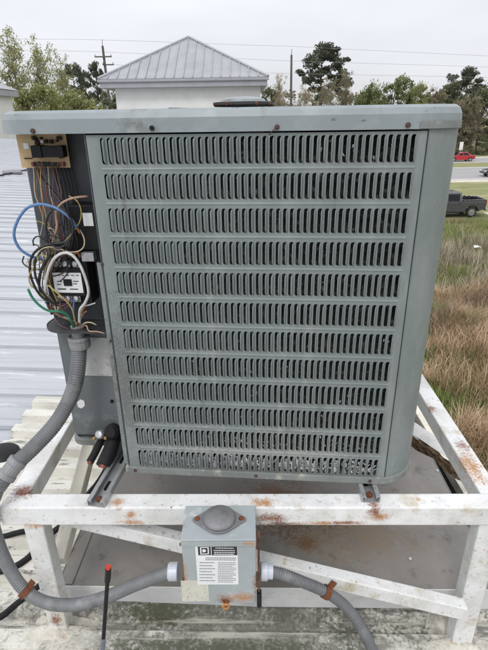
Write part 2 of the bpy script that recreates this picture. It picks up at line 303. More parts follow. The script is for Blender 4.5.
strip('gravel_path', 36.4, 39.6, 0.006, M_sand, 19.6, 300)
strip('road_shoulder', 58.6, 60.8, 0.008, M_sand)
r1 = strip('road', 60.8, 76.0, 0.012, M_asph)
r2 = strip('road', 83.4, 93.0, 0.012, M_asph)
strip('road_shoulder', 93.0, 95.0, 0.008, M_sand)
for yy, par in ((61.3, r1), (75.2, r1), (84.0, r2), (92.4, r2)):
    MB().add([(-250, yy, 0.016), (300, yy, 0.016), (300, yy+0.28, 0.016), (-250, yy+0.28, 0.016)], [(0, 1, 2, 3)]).build('edge_line', M_line, par)
dash = MB().add([(0, 68.2, 0.016), (3, 68.2, 0.016), (3, 68.45, 0.016), (0, 68.45, 0.016)], [(0, 1, 2, 3)]).mesh('lane_dash')
for i in range(12):
    o = link('lane_dash', dash, M_line, r1); o.location.x = -20+i*9

# ------------------------------------------------------------------ the building we stand on
SL = 0.045
def zroof(x): return C-1.487-SL*x
def zcoat(x): return C-1.455-SL*x
bld = thing('metal_roof_building', 'long building with white ribbed metal roof carrying the air conditioner', 'building', (0, 0, 0))
M_wall = mat('cream_block_wall', (0.55, 0.53, 0.47), 0.1, 2, 0.9, 0, 0.2, 20)
def gable(y0, y1):
    e = C-1.60
    return MB().prism([(0.78, 0, 0), (0.78, 0, e-0.03), (-15, 0, zroof(-15)-0.12), (-30, 0, e-0.03), (-30, 0, 0)], (0, y0, 0), (0, y1, 0))
gable(29.0, 29.3).build('wall', M_wall, bld); gable(-6.3, -6.0).build('wall', M_wall, bld)
MB().box(0.58, 0.78, -6.0, 29.0, 0, C-1.63).build('wall', M_wall, bld)
MB().box(-30, -29.8, -6.0, 29.0, 0, C-1.75).build('wall', M_wall, bld)
W = 0.915; prof = []
for k in range(3):
    y = k*0.305
    prof += [(y, 0), (y+0.004, 0.020), (y+0.030, 0.020), (y+0.034, 0), (y+0.118, 0), (y+0.124, 0.005), (y+0.146, 0.005), (y+0.152, 0), (y+0.212, 0), (y+0.218, 0.005), (y+0.240, 0.005), (y+0.246, 0)]
prof.append((W, 0))
def sheet_mesh(prof, xs, zf, wob=0.0):
    mb = MB(); n = len(prof); rn = random.Random(3)
    vs = []
    for x in xs:
        for (y, h) in prof: vs.append((x, y, zf(x)+h+rn.uniform(-wob, wob)))
    mb.add(vs, [(i*n+k, (i+1)*n+k, (i+1)*n+k+1, i*n+k+1) for i in range(len(xs)-1) for k in range(n-1)])
    return mb
rsm = sheet_mesh(prof, [-15+i*(15.8/14) for i in range(15)], zroof, 0.0015).mesh('roof_sheet')
for k in range(38):
    o = link('roof_sheet', rsm, M_roof, bld); o.location.y = -6.2+k*W; o.location.z = 0.0012*(k % 2)
MB().add([(-15.0, -6.3, zroof(-15)), (-15.0, 29.3, zroof(-15)), (-30.2, 29.3, C-1.62), (-30.2, -6.3, C-1.62)], [(0, 1, 2, 3)]).build('far_roof_slope', M_roof, bld)
MB().prism([(-14.8, 0, zroof(-14.8)+0.03), (-15, 0, zroof(-15)+0.05), (-15.2, 0, zroof(-15)+0.02), (-15, 0, zroof(-15)+0.03)], (0, -6.3, 0), (0, 29.3, 0)).build('ridge_cap', M_roof, bld)
cp = []; PT = 0.1285
for k in range(6):
    y = k*PT; cp += [(y, 0), (y+0.012, 0.0), (y+0.026, 0.034), (y+0.080, 0.034), (y+0.094, 0.0)]
cp.append((6*PT, 0))
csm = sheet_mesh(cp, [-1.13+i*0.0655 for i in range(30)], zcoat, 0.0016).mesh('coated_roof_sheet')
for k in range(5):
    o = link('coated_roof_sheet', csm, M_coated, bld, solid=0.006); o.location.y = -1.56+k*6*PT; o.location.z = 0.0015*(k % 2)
# gutter along the eave
gx0, gx1 = 0.80, 0.965
GZ = C-1.50
gp = [(gx0-0.012, 0, GZ-0.06), (gx0-0.012, 0, GZ-0.16), (gx1+0.006, 0, GZ-0.16), (gx1+0.006, 0, GZ), (gx1-0.030, 0, GZ), (gx1-0.030, 0, GZ-0.006), (gx1, 0, GZ-0.006), (gx1, 0, GZ-0.154), (gx0-0.006, 0, GZ-0.154), (gx0-0.006, 0, GZ-0.06)]
gt = MB().prism(gp, (0, -6.2, 0), (0, 29.2, 0)).build('gutter', M_cream, bld)
M_guttershade = mat('gutter_shade_fill', (0.012, 0.012, 0.011), 0.4, 10, 0.9, 0, 0.8, 30, layers=[((0.05, 0.045, 0.035), 9, 0.6, 0.75, None)])  # debris fill coloured near-black to paint the shadow in the trough
MB().box(gx0-0.004, gx1-0.002, -6.1, 29.1, GZ-0.152, GZ-0.10).build('gutter_shade_fill', M_guttershade, gt)
# grey inner liner seen between the cover and the gutter further back
MB().prism([(0.835, 0, GZ-0.05), (0.868, 0, GZ-0.012), (0.90, 0, GZ-0.05), (0.868, 0, GZ-0.02)], (0, 1.78, 0), (0, 4.0, 0)).build('gutter_liner', M_steel, gt)

# ------------------------------------------------------------------ pavilions behind
M_pwall = mat('white_stucco', (0.70, 0.70, 0.675), 0.05, 1.5, 0.85, 0, 0.2, 14, layers=[((0.6, 0.59, 0.55), 0.8, 0.55, 0.75, (1, 1, 0.4))])
M_proof = mat('grey_standing_seam', (0.30, 0.31, 0.325), 0.08, 1.2, 0.45, 0.15, 0, 10, layers=[((0.25, 0.26, 0.27), 1.0, 0.5, 0.7, (1, 1, 0.3))])
M_fascia = mat('grey_fascia', (0.31, 0.32, 0.335), 0.08, 2, 0.5)
def pavilion(label, loc):
    t = thing('pavilion_building', label, 'building', loc, 0, 'white pavilions with grey hip roofs')
    hw = 4.72; ze = C+2.03; za = C+4.60
    MB().box(-hw+0.75, hw-0.4, -hw+0.55, hw-0.55, 0, ze-0.40).build('wall', M_pwall, t)
    MB().box(-hw+0.04, hw-0.04, -hw+0.03, hw-0.03, ze-0.43, ze-0.03).build('fascia', M_fascia, t, bevel=0.02)
    MB().box(-hw-0.05, hw+0.05, -hw-0.06, -hw+0.02, ze-0.14, ze-0.01).build('gutter', M_fascia, t, bevel=0.02)
    n = 18; wd = 2*hw/n
    for i in range(n):
        xa, xb = -hw+i*wd, -hw+(i+1)*wd
        def top(x): f = 1-abs(x)/hw; return (x, -hw*(1-f), ze+(za-ze)*f)
        pts = [(xa, -hw, ze), (xb, -hw, ze)]
        if xa < 0 < xb: pts += [top(xb), (0, 0, za), top(xa)]
        else:
            pts += [top(xb)] if abs(xb) < hw-1e-6 else []
            pts += [top(xa)] if abs(xa) < hw-1e-6 else []
        mb = MB().prism(pts, (0, 0, 0), (0, -0.006, 0.03))
        xs = xb if i < n-1 else None
        if xs is not None:
            e = Vector(top(xs)); s = Vector((xs, -hw, ze)); up = Vector((0, -0.016, 0.085)); sd = Vector((0.025, 0, 0))
            mb.hexa([s-sd, s+sd, e+sd, e-sd], [s-sd+up, s+sd+up, e+sd+up, e-sd+up])
        mb.build('roof_panel', M_proof, t)
    MB().add([(hw, -hw, ze), (hw, hw, ze), (-hw, hw, ze), (-hw, -hw, ze), (0, 0, za)], [(0, 1, 4), (1, 2, 4), (2, 3, 4)]).build('roof_slope', M_proof, t)
    hp = MB()
    for sx in (-1, 1): hp.tube([(sx*hw, -hw, ze+0.05), (0, 0, za+0.05)], 0.09, 6)
    hp.build('hip_cap', M_fascia, t)
    return t
pavilion('white pavilion with peaked grey standing-seam roof rising behind the air conditioner', (-3.17, 34.72, 0))
pavilion('corner of a second white pavilion cut off at the left edge of the picture', (-21.0, 34.72, 0))

# ------------------------------------------------------------------ trees
M_bark = mat('bark', (0.13, 0.11, 0.09), 0.3, 3, 0.95, 0, 0.6, 12)
M_barkp = mat('pale_twigs', (0.21, 0.185, 0.15), 0.25, 3, 0.95)
RND = [(0.65, 0.68, 0.6), (1, 1, 1), (1.35, 1.25, 1.2)]
def leafm(n, c): return mat('foliage_'+n, c, 0.35, 0.22, 0.8, rand=RND, trans=0.4, spec=0.1)
LEAF = {'green': leafm('green', (0.20, 0.235, 0.11)), 'dark': leafm('dark', (0.15, 0.168, 0.10)), 'pine': leafm('pine', (0.12, 0.132, 0.10)),
        'spring': leafm('spring', (0.33, 0.345, 0.165)), 'olive': leafm('olive', (0.27, 0.25, 0.165)), 'tan': leafm('tan', (0.37, 0.32, 0.23))}
def leaf_mesh(name, centers, per, size, seed, flat=1.0):
    rg = np.random.default_rng(seed); cs = []
    for (cx, cy, cz, cr_) in centers:
        p = rg.normal(size=(per, 3)); p /= np.linalg.norm(p, axis=1)[:, None]
        p *= (rg.random((per, 1))**0.45)*cr_; p[:, 2] *= 0.75*flat
        cs.append(p+np.array([cx, cy, cz]))
    P = np.concatenate(cs); n = len(P)
    a = rg.normal(size=(n, 3)); a /= np.linalg.norm(a, axis=1)[:, None]
    b = np.cross(a, rg.normal(size=(n, 3))); b /= np.linalg.norm(b, axis=1)[:, None]
    s = size*(0.5+rg.random((n, 1)))
    V = np.stack([P-a*s, P+b*s*0.62, P+a*s, P-b*s*0.62], 1).reshape(-1, 3)
    me = bpy.data.meshes.new(name); me.vertices.add(4*n); me.vertices.foreach_set('co', V.ravel())
    me.loops.add(4*n); me.loops.foreach_set('vertex_index', np.arange(4*n, dtype=np.int32))
    me.polygons.add(n); me.polygons.foreach_set('loop_start', np.arange(0, 4*n, 4, dtype=np.int32))
    me.update(calc_edges=True); me.validate(); return me
def tree_meshes(kind, seed):
    """a tree of height 1 x 10 m scale; returns (trunk mesh, crown mesh)"""
    rn = random.Random(seed); H = 10.0; tb = MB(); cl = []
    if kind == 'pine':
        base = 0.52; tr = 0.16
        top = Vector((rn.uniform(-.3, .3), 0, H*0.96)); tb.tube([(0, 0, -0.3), (0.1, 0, H*0.4), top], [tr, tr*0.75, 0.04], 7)
        for i in range(22):
            h = base+(0.96-base)*(i/21)**0.9; a = i*2.4+rn.uniform(-.5, .5); l = (1-((h-base)/(1-base)-0.25)**2)*rn.uniform(1.1, 2.5)*(1.0 if h < 0.85 else 0.55)
            p = Vector((math.cos(a)*l, math.sin(a)*l, H*h+l*0.16)); s = Vector((0.05, 0, H*h-0.25)); tb.tube([s, s.lerp(p, 0.5)+Vector((0, 0, -.08)), p], [0.06, 0.04, 0.015], 5)
            for k in range(3):
                q = p+Vector((rn.uniform(-.6, .6), rn.uniform(-.6, .6), rn.uniform(-.2, .3))); cl.append((q.x, q.y, q.z, rn.uniform(.35, .7)))
        return tb.mesh('trunk'), leaf_mesh('crown', cl, 150, 0.095, seed, 0.8)
    if kind == 'bare':
        cw = 2.3
        for st in range(3):
            bx, by = rn.uniform(-.4, .4), rn.uniform(-.4, .4); tp = Vector((bx+rn.uniform(-1, 1), by+rn.uniform(-1, 1), H*rn.uniform(.75, .97)))
            ml = Vector((bx, by, 0)).lerp(tp, 0.5)+Vector((rn.uniform(-.3, .3), 0, 0))
            tb.tube([(bx*0.4, by*0.4, -0.3), ml, tp], [0.13, 0.08, 0.012], 6)
            for i in range(26):
                f = rn.uniform(.22, .98); s = (Vector((bx*.4, by*.4, 0)).lerp(ml, f*2) if f < .5 else ml.lerp(tp, f*2-1))
                a = rn.uniform(0, 6.28); l = rn.uniform(.6, cw)*(1.15-f*0.6); p = s+Vector((math.cos(a)*l, math.sin(a)*l, l*rn.uniform(.5, 1.1)))
                tb.tube([s, s.lerp(p, .5)+Vector((0, 0, -.06)), p], [0.04, 0.025, 0.008], 4)
                for j in range(3):
                    g2 = s.lerp(p, rn.uniform(.4, 1)); e = g2+Vector((rn.uniform(-.6, .6), rn.uniform(-.6, .6), rn.uniform(.1, .8))); tb.tube([g2, e], [0.014, 0.006], 3)
                    cl.append((e.x, e.y, e.z, 0.42))
        return tb.mesh('trunk'), leaf_mesh('crown', cl, 24, 0.075, seed)
    if kind == 'shrub':
        for i in range(9):
            a = rn.uniform(0, 6.28); p = Vector((math.cos(a)*rn.uniform(1, 3.4), math.sin(a)*rn.uniform(1, 3), rn.uniform(3, 7))); tb.tube([(0, 0, -0.2), p*0.5, p], [0.1, 0.06, 0.02], 5)
        for i in range(34):
            a = rn.uniform(0, 6.28); l = rn.random()**.5*4.0; h = rn.uniform(.6, 8.2)*(1-(l/5.2)**2); cl.append((math.cos(a)*l, math.sin(a)*l, h, rn.uniform(.7, 1.5)))
        return tb.mesh('trunk'), leaf_mesh('crown', cl, 110, 0.17, seed)
    # leafy
    tb.tube([(0, 0, -0.3), (rn.uniform(-.2, .2), 0, H*.35), (rn.uniform(-.4, .4), 0, H*.85)], [0.22, 0.16, 0.04], 7)
    for i in range(40):
        a = rn.uniform(0, 6.28); h = rn.uniform(.20, .92); k = math.sin(math.pi*min(1, max(0.12, (h-.12)/.95)))**.7
        l = k*rn.random()**.5*3.3; p = Vector((math.cos(a)*l, math.sin(a)*l, H*h)); s = Vector((0, 0, H*h*rn.uniform(.55, .8)))
        tb.tube([s, s.lerp(p, .5)+Vector((0, 0, .15)), p], [0.08, 0.05, 0.015], 5)
        cl.append((p.x, p.y, p.z, rn.uniform(.8, 1.5)))
        for k2 in range(2): cl.append((p.x+rn.uniform(-.9, .9), p.y+rn.uniform(-.9, .9), p.z+rn.uniform(-.5, .6), rn.uniform(.35, .75)))
    return tb.mesh('trunk'), leaf_mesh('crown', cl, 95, 0.14, seed)
VARS = {k: [tree_meshes(k, 10*j+i) for i in range(3)] for j, k in enumerate(('pine', 'bare', 'shrub', 'leafy'))}
def tree(name, kind, leaf, px, top, Y, width, label, cat='tree', var=0, group=None, bark=None):
    """px, top: crown centre column and top row in the photograph; width of the crown in photo pixels; Y: distance"""
    p = PY(px, top, Y); h = max(p.z, 2.0)
    t = thing(name, label, cat, (p.x, Y, 0), (var*1.7+px*0.37) % 6.28, group)
    tm, cm = VARS[kind][var % 3]
    natural = {'pine': 5.2, 'bare': 5.6, 'shrub': 9.0, 'leafy': 7.6}[kind]
    hn = {'pine': 10.2, 'bare': 9.5, 'shrub': 9.0, 'leafy': 10.4}[kind]
    wm = width/F*(Y*math.cos(PIT)+(C-h*.6)*math.sin(PIT))
    sx = wm/natural; sz = h/hn
    for nm, me, mt in (('trunk', tm, bark or M_bark), ('crown', cm, LEAF[leaf])):
        o = bpy.data.objects.new(nm, me); col.objects.link(o); o.parent = t; o.scale = (sx, sx, sz)
        if not me.materials: me.materials.append(None)
        o.material_slots[0].link = 'OBJECT'; o.material_slots[0].material = mt
    return t
TR = [
 ('bare_tree', 'bare', 'spring', 8, 44, 66, 60, 'tall lacy tree with pale spring leaves at the far left edge', 0),
 ('bare_tree', 'bare', 'spring', 36, 38, 70, 52, 'tallest lacy spring tree left of the peaked pavilion roof', 1),
 ('bare_tree', 'bare', 'spring', 58, 60, 74, 36, 'thin twiggy tree between the tall lacy tree and the pines', 2),
 ('leafy_tree', 'leafy', 'spring', 28, 74, 60, 66, 'low bushy green tree in front of the lacy spring trees', 0),
 ('leafy_tree', 'leafy', 'spring', 74, 80, 62, 48, 'yellow-green bushy tree beside the left pavilion eave', 1),
 ('pine_tree', 'pine', 'pine', 70, 62, 84, 34, 'dark pine left of the leaning power pole', 0),
 ('pine_tree', 'pine', 'pine', 94, 61, 92, 24, 'slender sparse pine with see-through crown beside leaning power pole', 1),
 ('leafy_tree', 'leafy', 'dark', 106, 84, 70, 30, 'dark green tree tucked against the pavilion eave end', 2),
 ('pine_tree', 'pine', 'pine', 324, 42, 104, 58, 'tall solitary pine with irregular dark crown above the tree line', 2),
 ('leafy_tree', 'leafy', 'dark', 272, 80, 108, 24, 'small dark tree just right of the pavilion roof', 0),
 ('bare_tree', 'bare', 'tan', 283, 84, 84, 26, 'brownish bare shrub tree at the foot of the right power pole', 0),
 ('bare_tree', 'bare', 'tan', 304, 86, 88, 30, 'brown twiggy tree below the solitary pine, left side', 1),
 ('bare_tree', 'bare', 'olive', 328, 83, 90, 34, 'olive-brown brushy tree straight below the solitary pine', 2),
 ('bare_tree', 'bare', 'olive', 348, 80, 96, 30, 'olive twiggy tree between the solitary pine and round green trees', 0),
 ('leafy_tree', 'leafy', 'green', 372, 76, 96, 34, 'round green tree left of the tallest green crown', 1),
 ('leafy_tree', 'leafy', 'green', 396, 68, 98, 44, 'largest round green tree above the unit lid', 2),
 ('leafy_tree', 'leafy', 'spring', 418, 76, 102, 34, 'pale yellow-green tree beside the largest round green tree', 0),
 ('leafy_tree', 'leafy', 'olive', 436, 82, 104, 30, 'olive tree above the lid corner of the unit', 1),
 ('leafy_tree', 'leafy', 'dark', 452, 74, 108, 34, 'dark grey-green tree over the right corner of the lid', 0),
 ('pine_tree', 'pine', 'pine', 470, 66, 112, 38, 'tall dark pine among the trees near the right edge', 0),
 ('leafy_tree', 'leafy', 'olive', 466, 90, 101, 40, 'olive tree standing behind the red car', 2),
 ('leafy_tree', 'leafy', 'dark', 488, 78, 106, 40, 'dark tree cut off by the right edge of the picture', 1),
 ('bare_tree', 'bare', 'olive', 478, 100, 100, 30, 'bare brushy tree in front of the dark right-hand trees', 1),
]
for (nm, k, lf, px, tp, Y, wd, lb, v) in TR:
    tree(nm, k, lf, px, tp, Y, wd, lb, 'tree', v, 'trees along the skyline', M_barkp if k == 'bare' else None)
SH = [(462, 134, 99, 26, 'olive', 'olive undergrowth shrub directly behind the red car'), (482, 128, 100, 30, 'dark', 'dark undergrowth shrub at the right edge beyond the road'), (446, 130, 101, 30, 'dark', 'dark undergrowth shrub beyond the road beside the unit corner'),
      (500, 132, 101, 30, 'olive', 'olive undergrowth shrub right of the dark one beyond the road')]
for i, (px, tp, Y, wd, lf, lb) in enumerate(SH): tree('wild_shrub', 'shrub', lf, px, tp, Y, wd, lb, 'shrub', i, 'shrubs at the wood edge')
# far wood: one mass behind the single trees
rn = random.Random(21); cl = []
for i in range(300):
    x = rn.uniform(-95, 110); d = rn.uniform(112, 142); base = 12.0 if x < 5 else 13.5
    for k in range(2): cl.append((x+rn.uniform(-1, 1), d, rn.uniform(1.0, base)*rn.uniform(.6, 1.08), rn.uniform(1.4, 2.7)))
fw_ = link('far_wood', leaf_mesh('far_wood', cl, 75, 0.36, 5), LEAF['olive'])
tag(fw_, 'mass of dull olive woodland behind the single trees', 'woodland', kind='stuff')

# ------------------------------------------------------------------ poles and lines
M_pole = mat('weathered_pole', (0.10, 0.095, 0.085), 0.25, 3, 0.9, stretch=(1, 1, 0.1))
M_wire = mat('line_wire', (0.30, 0.30, 0.31), 0.1, 3, 0.6)
def pole(label, pt, pb, Y, arms):
    a = PY(*pt, Y); b0 = PY(*pb, Y); d = (a-b0)/(a.z-b0.z); base = a-d*a.z
    t = thing('power_pole', label, 'power pole', tuple(base), 0, 'power poles on the skyline'); q = a-base
    MB().tube([(0, 0, -0.4), tuple(q*0.5), tuple(q)], [0.26, 0.23, 0.18], 10).build('pole', M_pole, t)
    for (py, w0, w1) in arms:
        z = PY(pt[0], py, Y).z; s = d*z
        c = MB().box(s.x+w0, s.x+w1, s.y-0.30, s.y-0.16, z-0.09, z+0.09).build('crossarm', M_pole, t)
        for k in (w0+0.1, w1-0.1): MB().lathe([(0.05, 0), (0.09, 0.06), (0.05, 0.12), (0.08, 0.2), (0.02, 0.3)], (s.x+k, s.y-0.23, z+0.09), (0, 0, 1), 8).build('insulator', M_wire, c)
    MB().tube([tuple(q), tuple(q+Vector((0.05, 0, 0.9)))], 0.05, 6).build('pole_pin', M_pole, t)
    return t
pole('leaning power pole with two crossarms beside the left end of pavilion roof', (102.5, 46), (106, 74), 88, [(57, -1.4, 1.3), (65, -0.3, 1.5)])
pole('straight bare power pole right of the pavilion roof', (291.5, 55), (291, 96), 96, [])
def line(label, pts, Y):
    q = spline([PY(x, y, Y) for x, y in pts], 4.0)
    tag(MB().tube(q, 0.020, 5).build('power_line', M_wire), label, 'power line', 'power lines across the sky')
line('uppermost power line crossing the whole sky', [(-160, 33), (0, 38.5), (102, 40), (244, 45), (291, 46.5), (488, 56), (650, 63)], 92)
line('middle power line passing behind the pavilion peak', [(-160, 47), (0, 50), (102, 52), (244, 59), (291, 61), (488, 67), (650, 72)], 93)
line('lowest power line, just above the right-hand trees', [(102, 64), (244, 72), (291, 73.5), (488, 77.5), (650, 81)], 94)
# ================================================================== COVER SHEET UNDER THE STAND
CZ = C-1.338
cov = thing('metal_cover', 'flat grey-brown rust-stained sheet metal cover lying on the roof beneath stand', 'metal cover', (0.088, 1.048, CZ), rad(-1.6))
hwc = 0.684
ct = MB().prism([(-hwc, 0, 0), (hwc, 0, 0), (hwc, 0.62, 0), (hwc-0.05, 0.67, 0), (hwc-0.09, 0.76, 0), (-hwc, 0.76, 0)], (0, 0, -0.003), (0, 0, 0)).build('top_sheet', M_cover, cov)
MB().box(-hwc+0.012, -hwc+0.045, 0.004, 0.755, 0.0005, 0.004).build('edge_strip', M_cover, cov, bevel=0.0015)
MB().box(-hwc-0.001, hwc+0.001, -0.004, -0.0005, -0.082, 0.002).build('front_flange', M_coverlip, cov, bevel=0.001)
MB().box(-hwc-0.004, -hwc-0.001, -0.004, 0.76, -0.082, 0.001).build('side_flange', M_cover, cov)
MB().box(hwc+0.001, hwc+0.004, -0.004, 0.62, -0.082, 0.001).build('side_flange', M_cover, cov)
for px, py in ((432, 468), (408, 556)):
    p = PZ(px, py, -1.338)-Vector((0.088, 1.048, CZ)); bolt('screw', (p.x, p.y, 0), (0, 0, 1), 0.006, 0.005, M_steel, cov)
# torn flashing lying across its back right corner
fa, fb = Vector((0.70, 1.855, C-1.30)), Vector((0.925, 1.535, C-1.335)); dd = (fb-fa).normalized(); nn = Vector((dd.y, -dd.x, 0))*-1
fl = thing('torn_flashing', 'torn white flashing strip with crumbling brown underside beside cover corner', 'flashing', (fa.x, fa.y, fa.z-0.05), 0)
mb = MB(); vs = []; n = 26; rn = random.Random(4)
for i in range(n+1):
    p = (fb-fa)*(i/n); w0 = 0.075*(1-0.75*(i/n)**2); lift = 0.018*math.sin(i/n*3.1)
    vs += [tuple(p+nn*(-0.012)+Vector((0, 0, 0.052))), tuple(p+nn*(w0*0.5)+Vector((0, 0, 0.060+lift))), tuple(p+nn*w0+Vector((0, 0, 0.045)))]
mb.add(vs, [(i*3+k, i*3+k+1, i*3+k+4, i*3+k+3) for i in range(n) for k in range(2)])
mb.build('flashing_strip', M_coverlip, fl, solid=0.003)
mb = MB(); vs = []; m_ = 5
for i in range(n+1):
    p = (fb-fa)*(i/n)
    for k in range(m_+1):
        q = p+nn*(-0.016+rn.uniform(-.006, .006))+Vector((0, 0, 0.049-0.062*k/m_+rn.uniform(-.003, .003)*(k > 0)))
        vs.append(tuple(q))
    vs.append(tuple(p+nn*0.04+Vector((0, 0, -0.014))))
mb.add(vs, [(i*(m_+2)+k, i*(m_+2)+k+1, (i+1)*(m_+2)+k+1, (i+1)*(m_+2)+k) for i in range(n) for k in range(m_+1)])
mb.build('crumbling_underside', M_crumb, fl)

# ================================================================== STAND
SB = C-1.462
ROT = rad(-1.2)
st = thing('equipment_stand', 'rust-spotted white steel stand holding up the air conditioner', 'stand', (0, 0.942, SB), ROT)
def sz(dz): return dz+1.462
RTOP = sz(-0.912); RBOT = sz(-0.972)
MB().box(-0.640, 0.694, 0, 0.052, RBOT, RTOP).build('front_rail', M_white, st, bevel=0.004, label='front rail with rust patches at the strut and behind the box')
MB().box(-0.640, 0.694, 1.03, 1.082, RBOT, RTOP).build('rear_rail', M_white, st, bevel=0.004)
MB().box(-0.637, -0.583, 0.0535, 1.0285, RBOT+0.002, RTOP-0.0015).build('side_rail', M_white, st, bevel=0.004)
MB().box(0.612, 0.668, 0.0535, 1.0285, RBOT+0.002, RTOP-0.0015).build('side_rail', M_white, st, bevel=0.004)
def rz(x): return zcoat(x)-SB-0.001
for x0, x1 in ((-0.590, -0.537), (0.600, 0.660)):
    for y0 in (0.004, 1.034):
        MB().box(x0, x1, y0, y0+0.046, rz((x0+x1)/2)+0.012, RBOT-0.0015).build('leg', M_white, st, bevel=0.004)
def brace(name, a, b, wy, hz, mt, label=None):
    a = Vector(a); b = Vector(b); d = (b-a).normalized(); y = Vector((0, 1, 0)) if abs(d.y) < .5 else Vector((1, 0, 0)); up = d.cross(y).normalized()
    if up.z < 0: up = -up
    mb = MB(); mb.hexa([a-y*wy/2-up*hz/2, b-y*wy/2-up*hz/2, b+y*wy/2-up*hz/2, a+y*wy/2-up*hz/2], [a-y*wy/2+up*hz/2, b-y*wy/2+up*hz/2, b+y*wy/2+up*hz/2, a+y*wy/2+up*hz/2])
    return mb.build(name, mt, st, bevel=0.003, label=label)
def SLc(px, py, Y):
    p = PY(px, py, Y)-Vector((0, 0.942, SB)); return tuple(Matrix.Rotation(-ROT, 3, 'Z') @ p)
brace('diagonal_brace', SLc(70, 516, 1.025), SLc(463, 609, 0.905), 0.036, 0.044, M_white)
brace('side_brace', (-0.555, 0.075, sz(-1.19)), (-0.555, 0.62, sz(-0.975)), 0.040, 0.045, M_cream)
def blob(name, cx, cy, rx, ry, h, seed):
    rn = random.Random(seed); mb = MB(); S = 28; R = 7; vs = []
    off = [rn.uniform(.5, 1.3) for _ in range(S)]; off = [(off[i-1]+off[i]*2+off[(i+1) % S])/4 for i in range(S)]
    for j in range(R+1):
        f = j/R
        for k in range(S):
            a = 2*math.pi*k/S; x = cx+rx*f*off[k]*math.cos(a); y = cy+ry*f*off[k]*math.sin(a)
            yw = (y+0.942+1.56) % PT; pr = 0.034*max(0, min(1, min((yw-.012)/.014, (.094-yw)/.014)))   # follow the ribs
            z = rz(x)+0.004+pr*(0.75+0.25*f)+h*(1-f)**1.6*(0.7+0.6*rn.random())+rn.uniform(-.002, .003)-0.008*(f > .93)
            vs.append((x, y, z))
    mb.add(vs, [(j*S+k, j*S+(k+1) % S, (j+1)*S+(k+1) % S, (j+1)*S+k) for j in range(R) for k in range(S)])
    return mb.build(name, M_seal, st, smooth=True)
for x, y, s in ((-0.562, 0.02, 1), (0.632, 0.02, 2), (-0.562, 1.05, 3), (0.632, 1.05, 4)): blob('foot_sealant', x, y, 0.14, 0.10, 0.028, s)
# strut channels on the rails
def strut(label, xf, rzrot):
    t = thing('strut_channel', label, 'strut channel', (xf, 0.953, C-0.912), rzrot, 'steel strut channels under the unit')
    w2, h, ln = 0.0235, 0.0195, 1.02
    p = [(-w2, 0, 0), (w2, 0, 0), (w2, 0, h), (w2-0.011, 0, h), (w2-0.011, 0, h-0.006), (w2-0.008, 0, h-0.006), (w2-0.008, 0, h-0.0025), (w2-0.0025, 0, h-0.0025), (w2-0.0025, 0, 0.0025),
         (-w2+0.0025, 0, 0.0025), (-w2+0.0025, 0, h-0.0025), (-w2+0.008, 0, h-0.0025), (-w2+0.008, 0, h-0.006), (-w2+0.011, 0, h-0.006), (-w2+0.011, 0, h), (-w2, 0, h)]
    ch = MB().prism(p, (0, 0, 0), (0, ln, 0)).build('channel', M_steel, t)
    for k in range(9):
        MB().prism([(math.cos(a)*0.0065, 0.075+k*0.11+math.sin(a)*0.008+(0.011 if math.sin(a) > 0 else -0.011), 0) for a in [i*math.pi/6+0.01 for i in range(12)]], (0, 0, 0.0026), (0, 0, 0.0032)).build('slot', M_black, ch)
    bolt('bolt', (0, 0.022, 0.0025), (0, 0, 1), 0.009, 0.009, M_rust, t)
    return t
strut('steel strut channel jutting out below the open wiring corner', -0.386, rad(-8.5))
strut('steel strut channel at the right end of the grille', 0.318, rad(-1.0))

# ================================================================== CONDENSER
ac = thing('air_conditioner', 'grey-green louvered outdoor air conditioner with open wiring corner', 'air conditioner', (P0.x, P0.y, C-ZB), PSI)
U0, U1, RC, DEP = -0.555, 0.4186, 0.10, 0.974
def ch(dz): return dz+ZB
ZT = ch(-0.030); 
# base pan
mb = MB(); 
def panpath(o):
    p = rrect(U0-o, U1+o, -o, DEP+o, RC+o, 10)[:33]; yb = 0.112-o; r_ = 0.035
    for i in range(7):
        a = rad(180+90*i/6); p.append((U0-o+r_+r_*math.cos(a), yb+r_+r_*math.sin(a)))
    return p+[(-0.362-o+0.02, yb), (-0.352-o, yb-0.02), (-0.352-o, -o)]
pan = panpath(0.005); n = len(pan); inner = panpath(-0.003)
vs = [(x, y, 0) for x, y in pan]+[(x, y, 0.021) for x, y in pan]+[(x, y, 0.021) for x, y in inner]+[(x, y, 0.008) for x, y in inner]
mb.add(vs, [tuple(range(n))[::-1]]+[(r*n+i, r*n+(i+1) % n, (r+1)*n+(i+1) % n, (r+1)*n+i) for r in range(3) for i in range(n)]+[tuple(range(3*n, 4*n))])
bp = mb.build('base_pan', M_base, ac, bevel=0.002)
for u in (-0.33, 0.0, 0.30): bolt('screw', (u, -0.005, 0.011), (0, -1, 0), 0.0045, 0.003, M_bolt, bp)

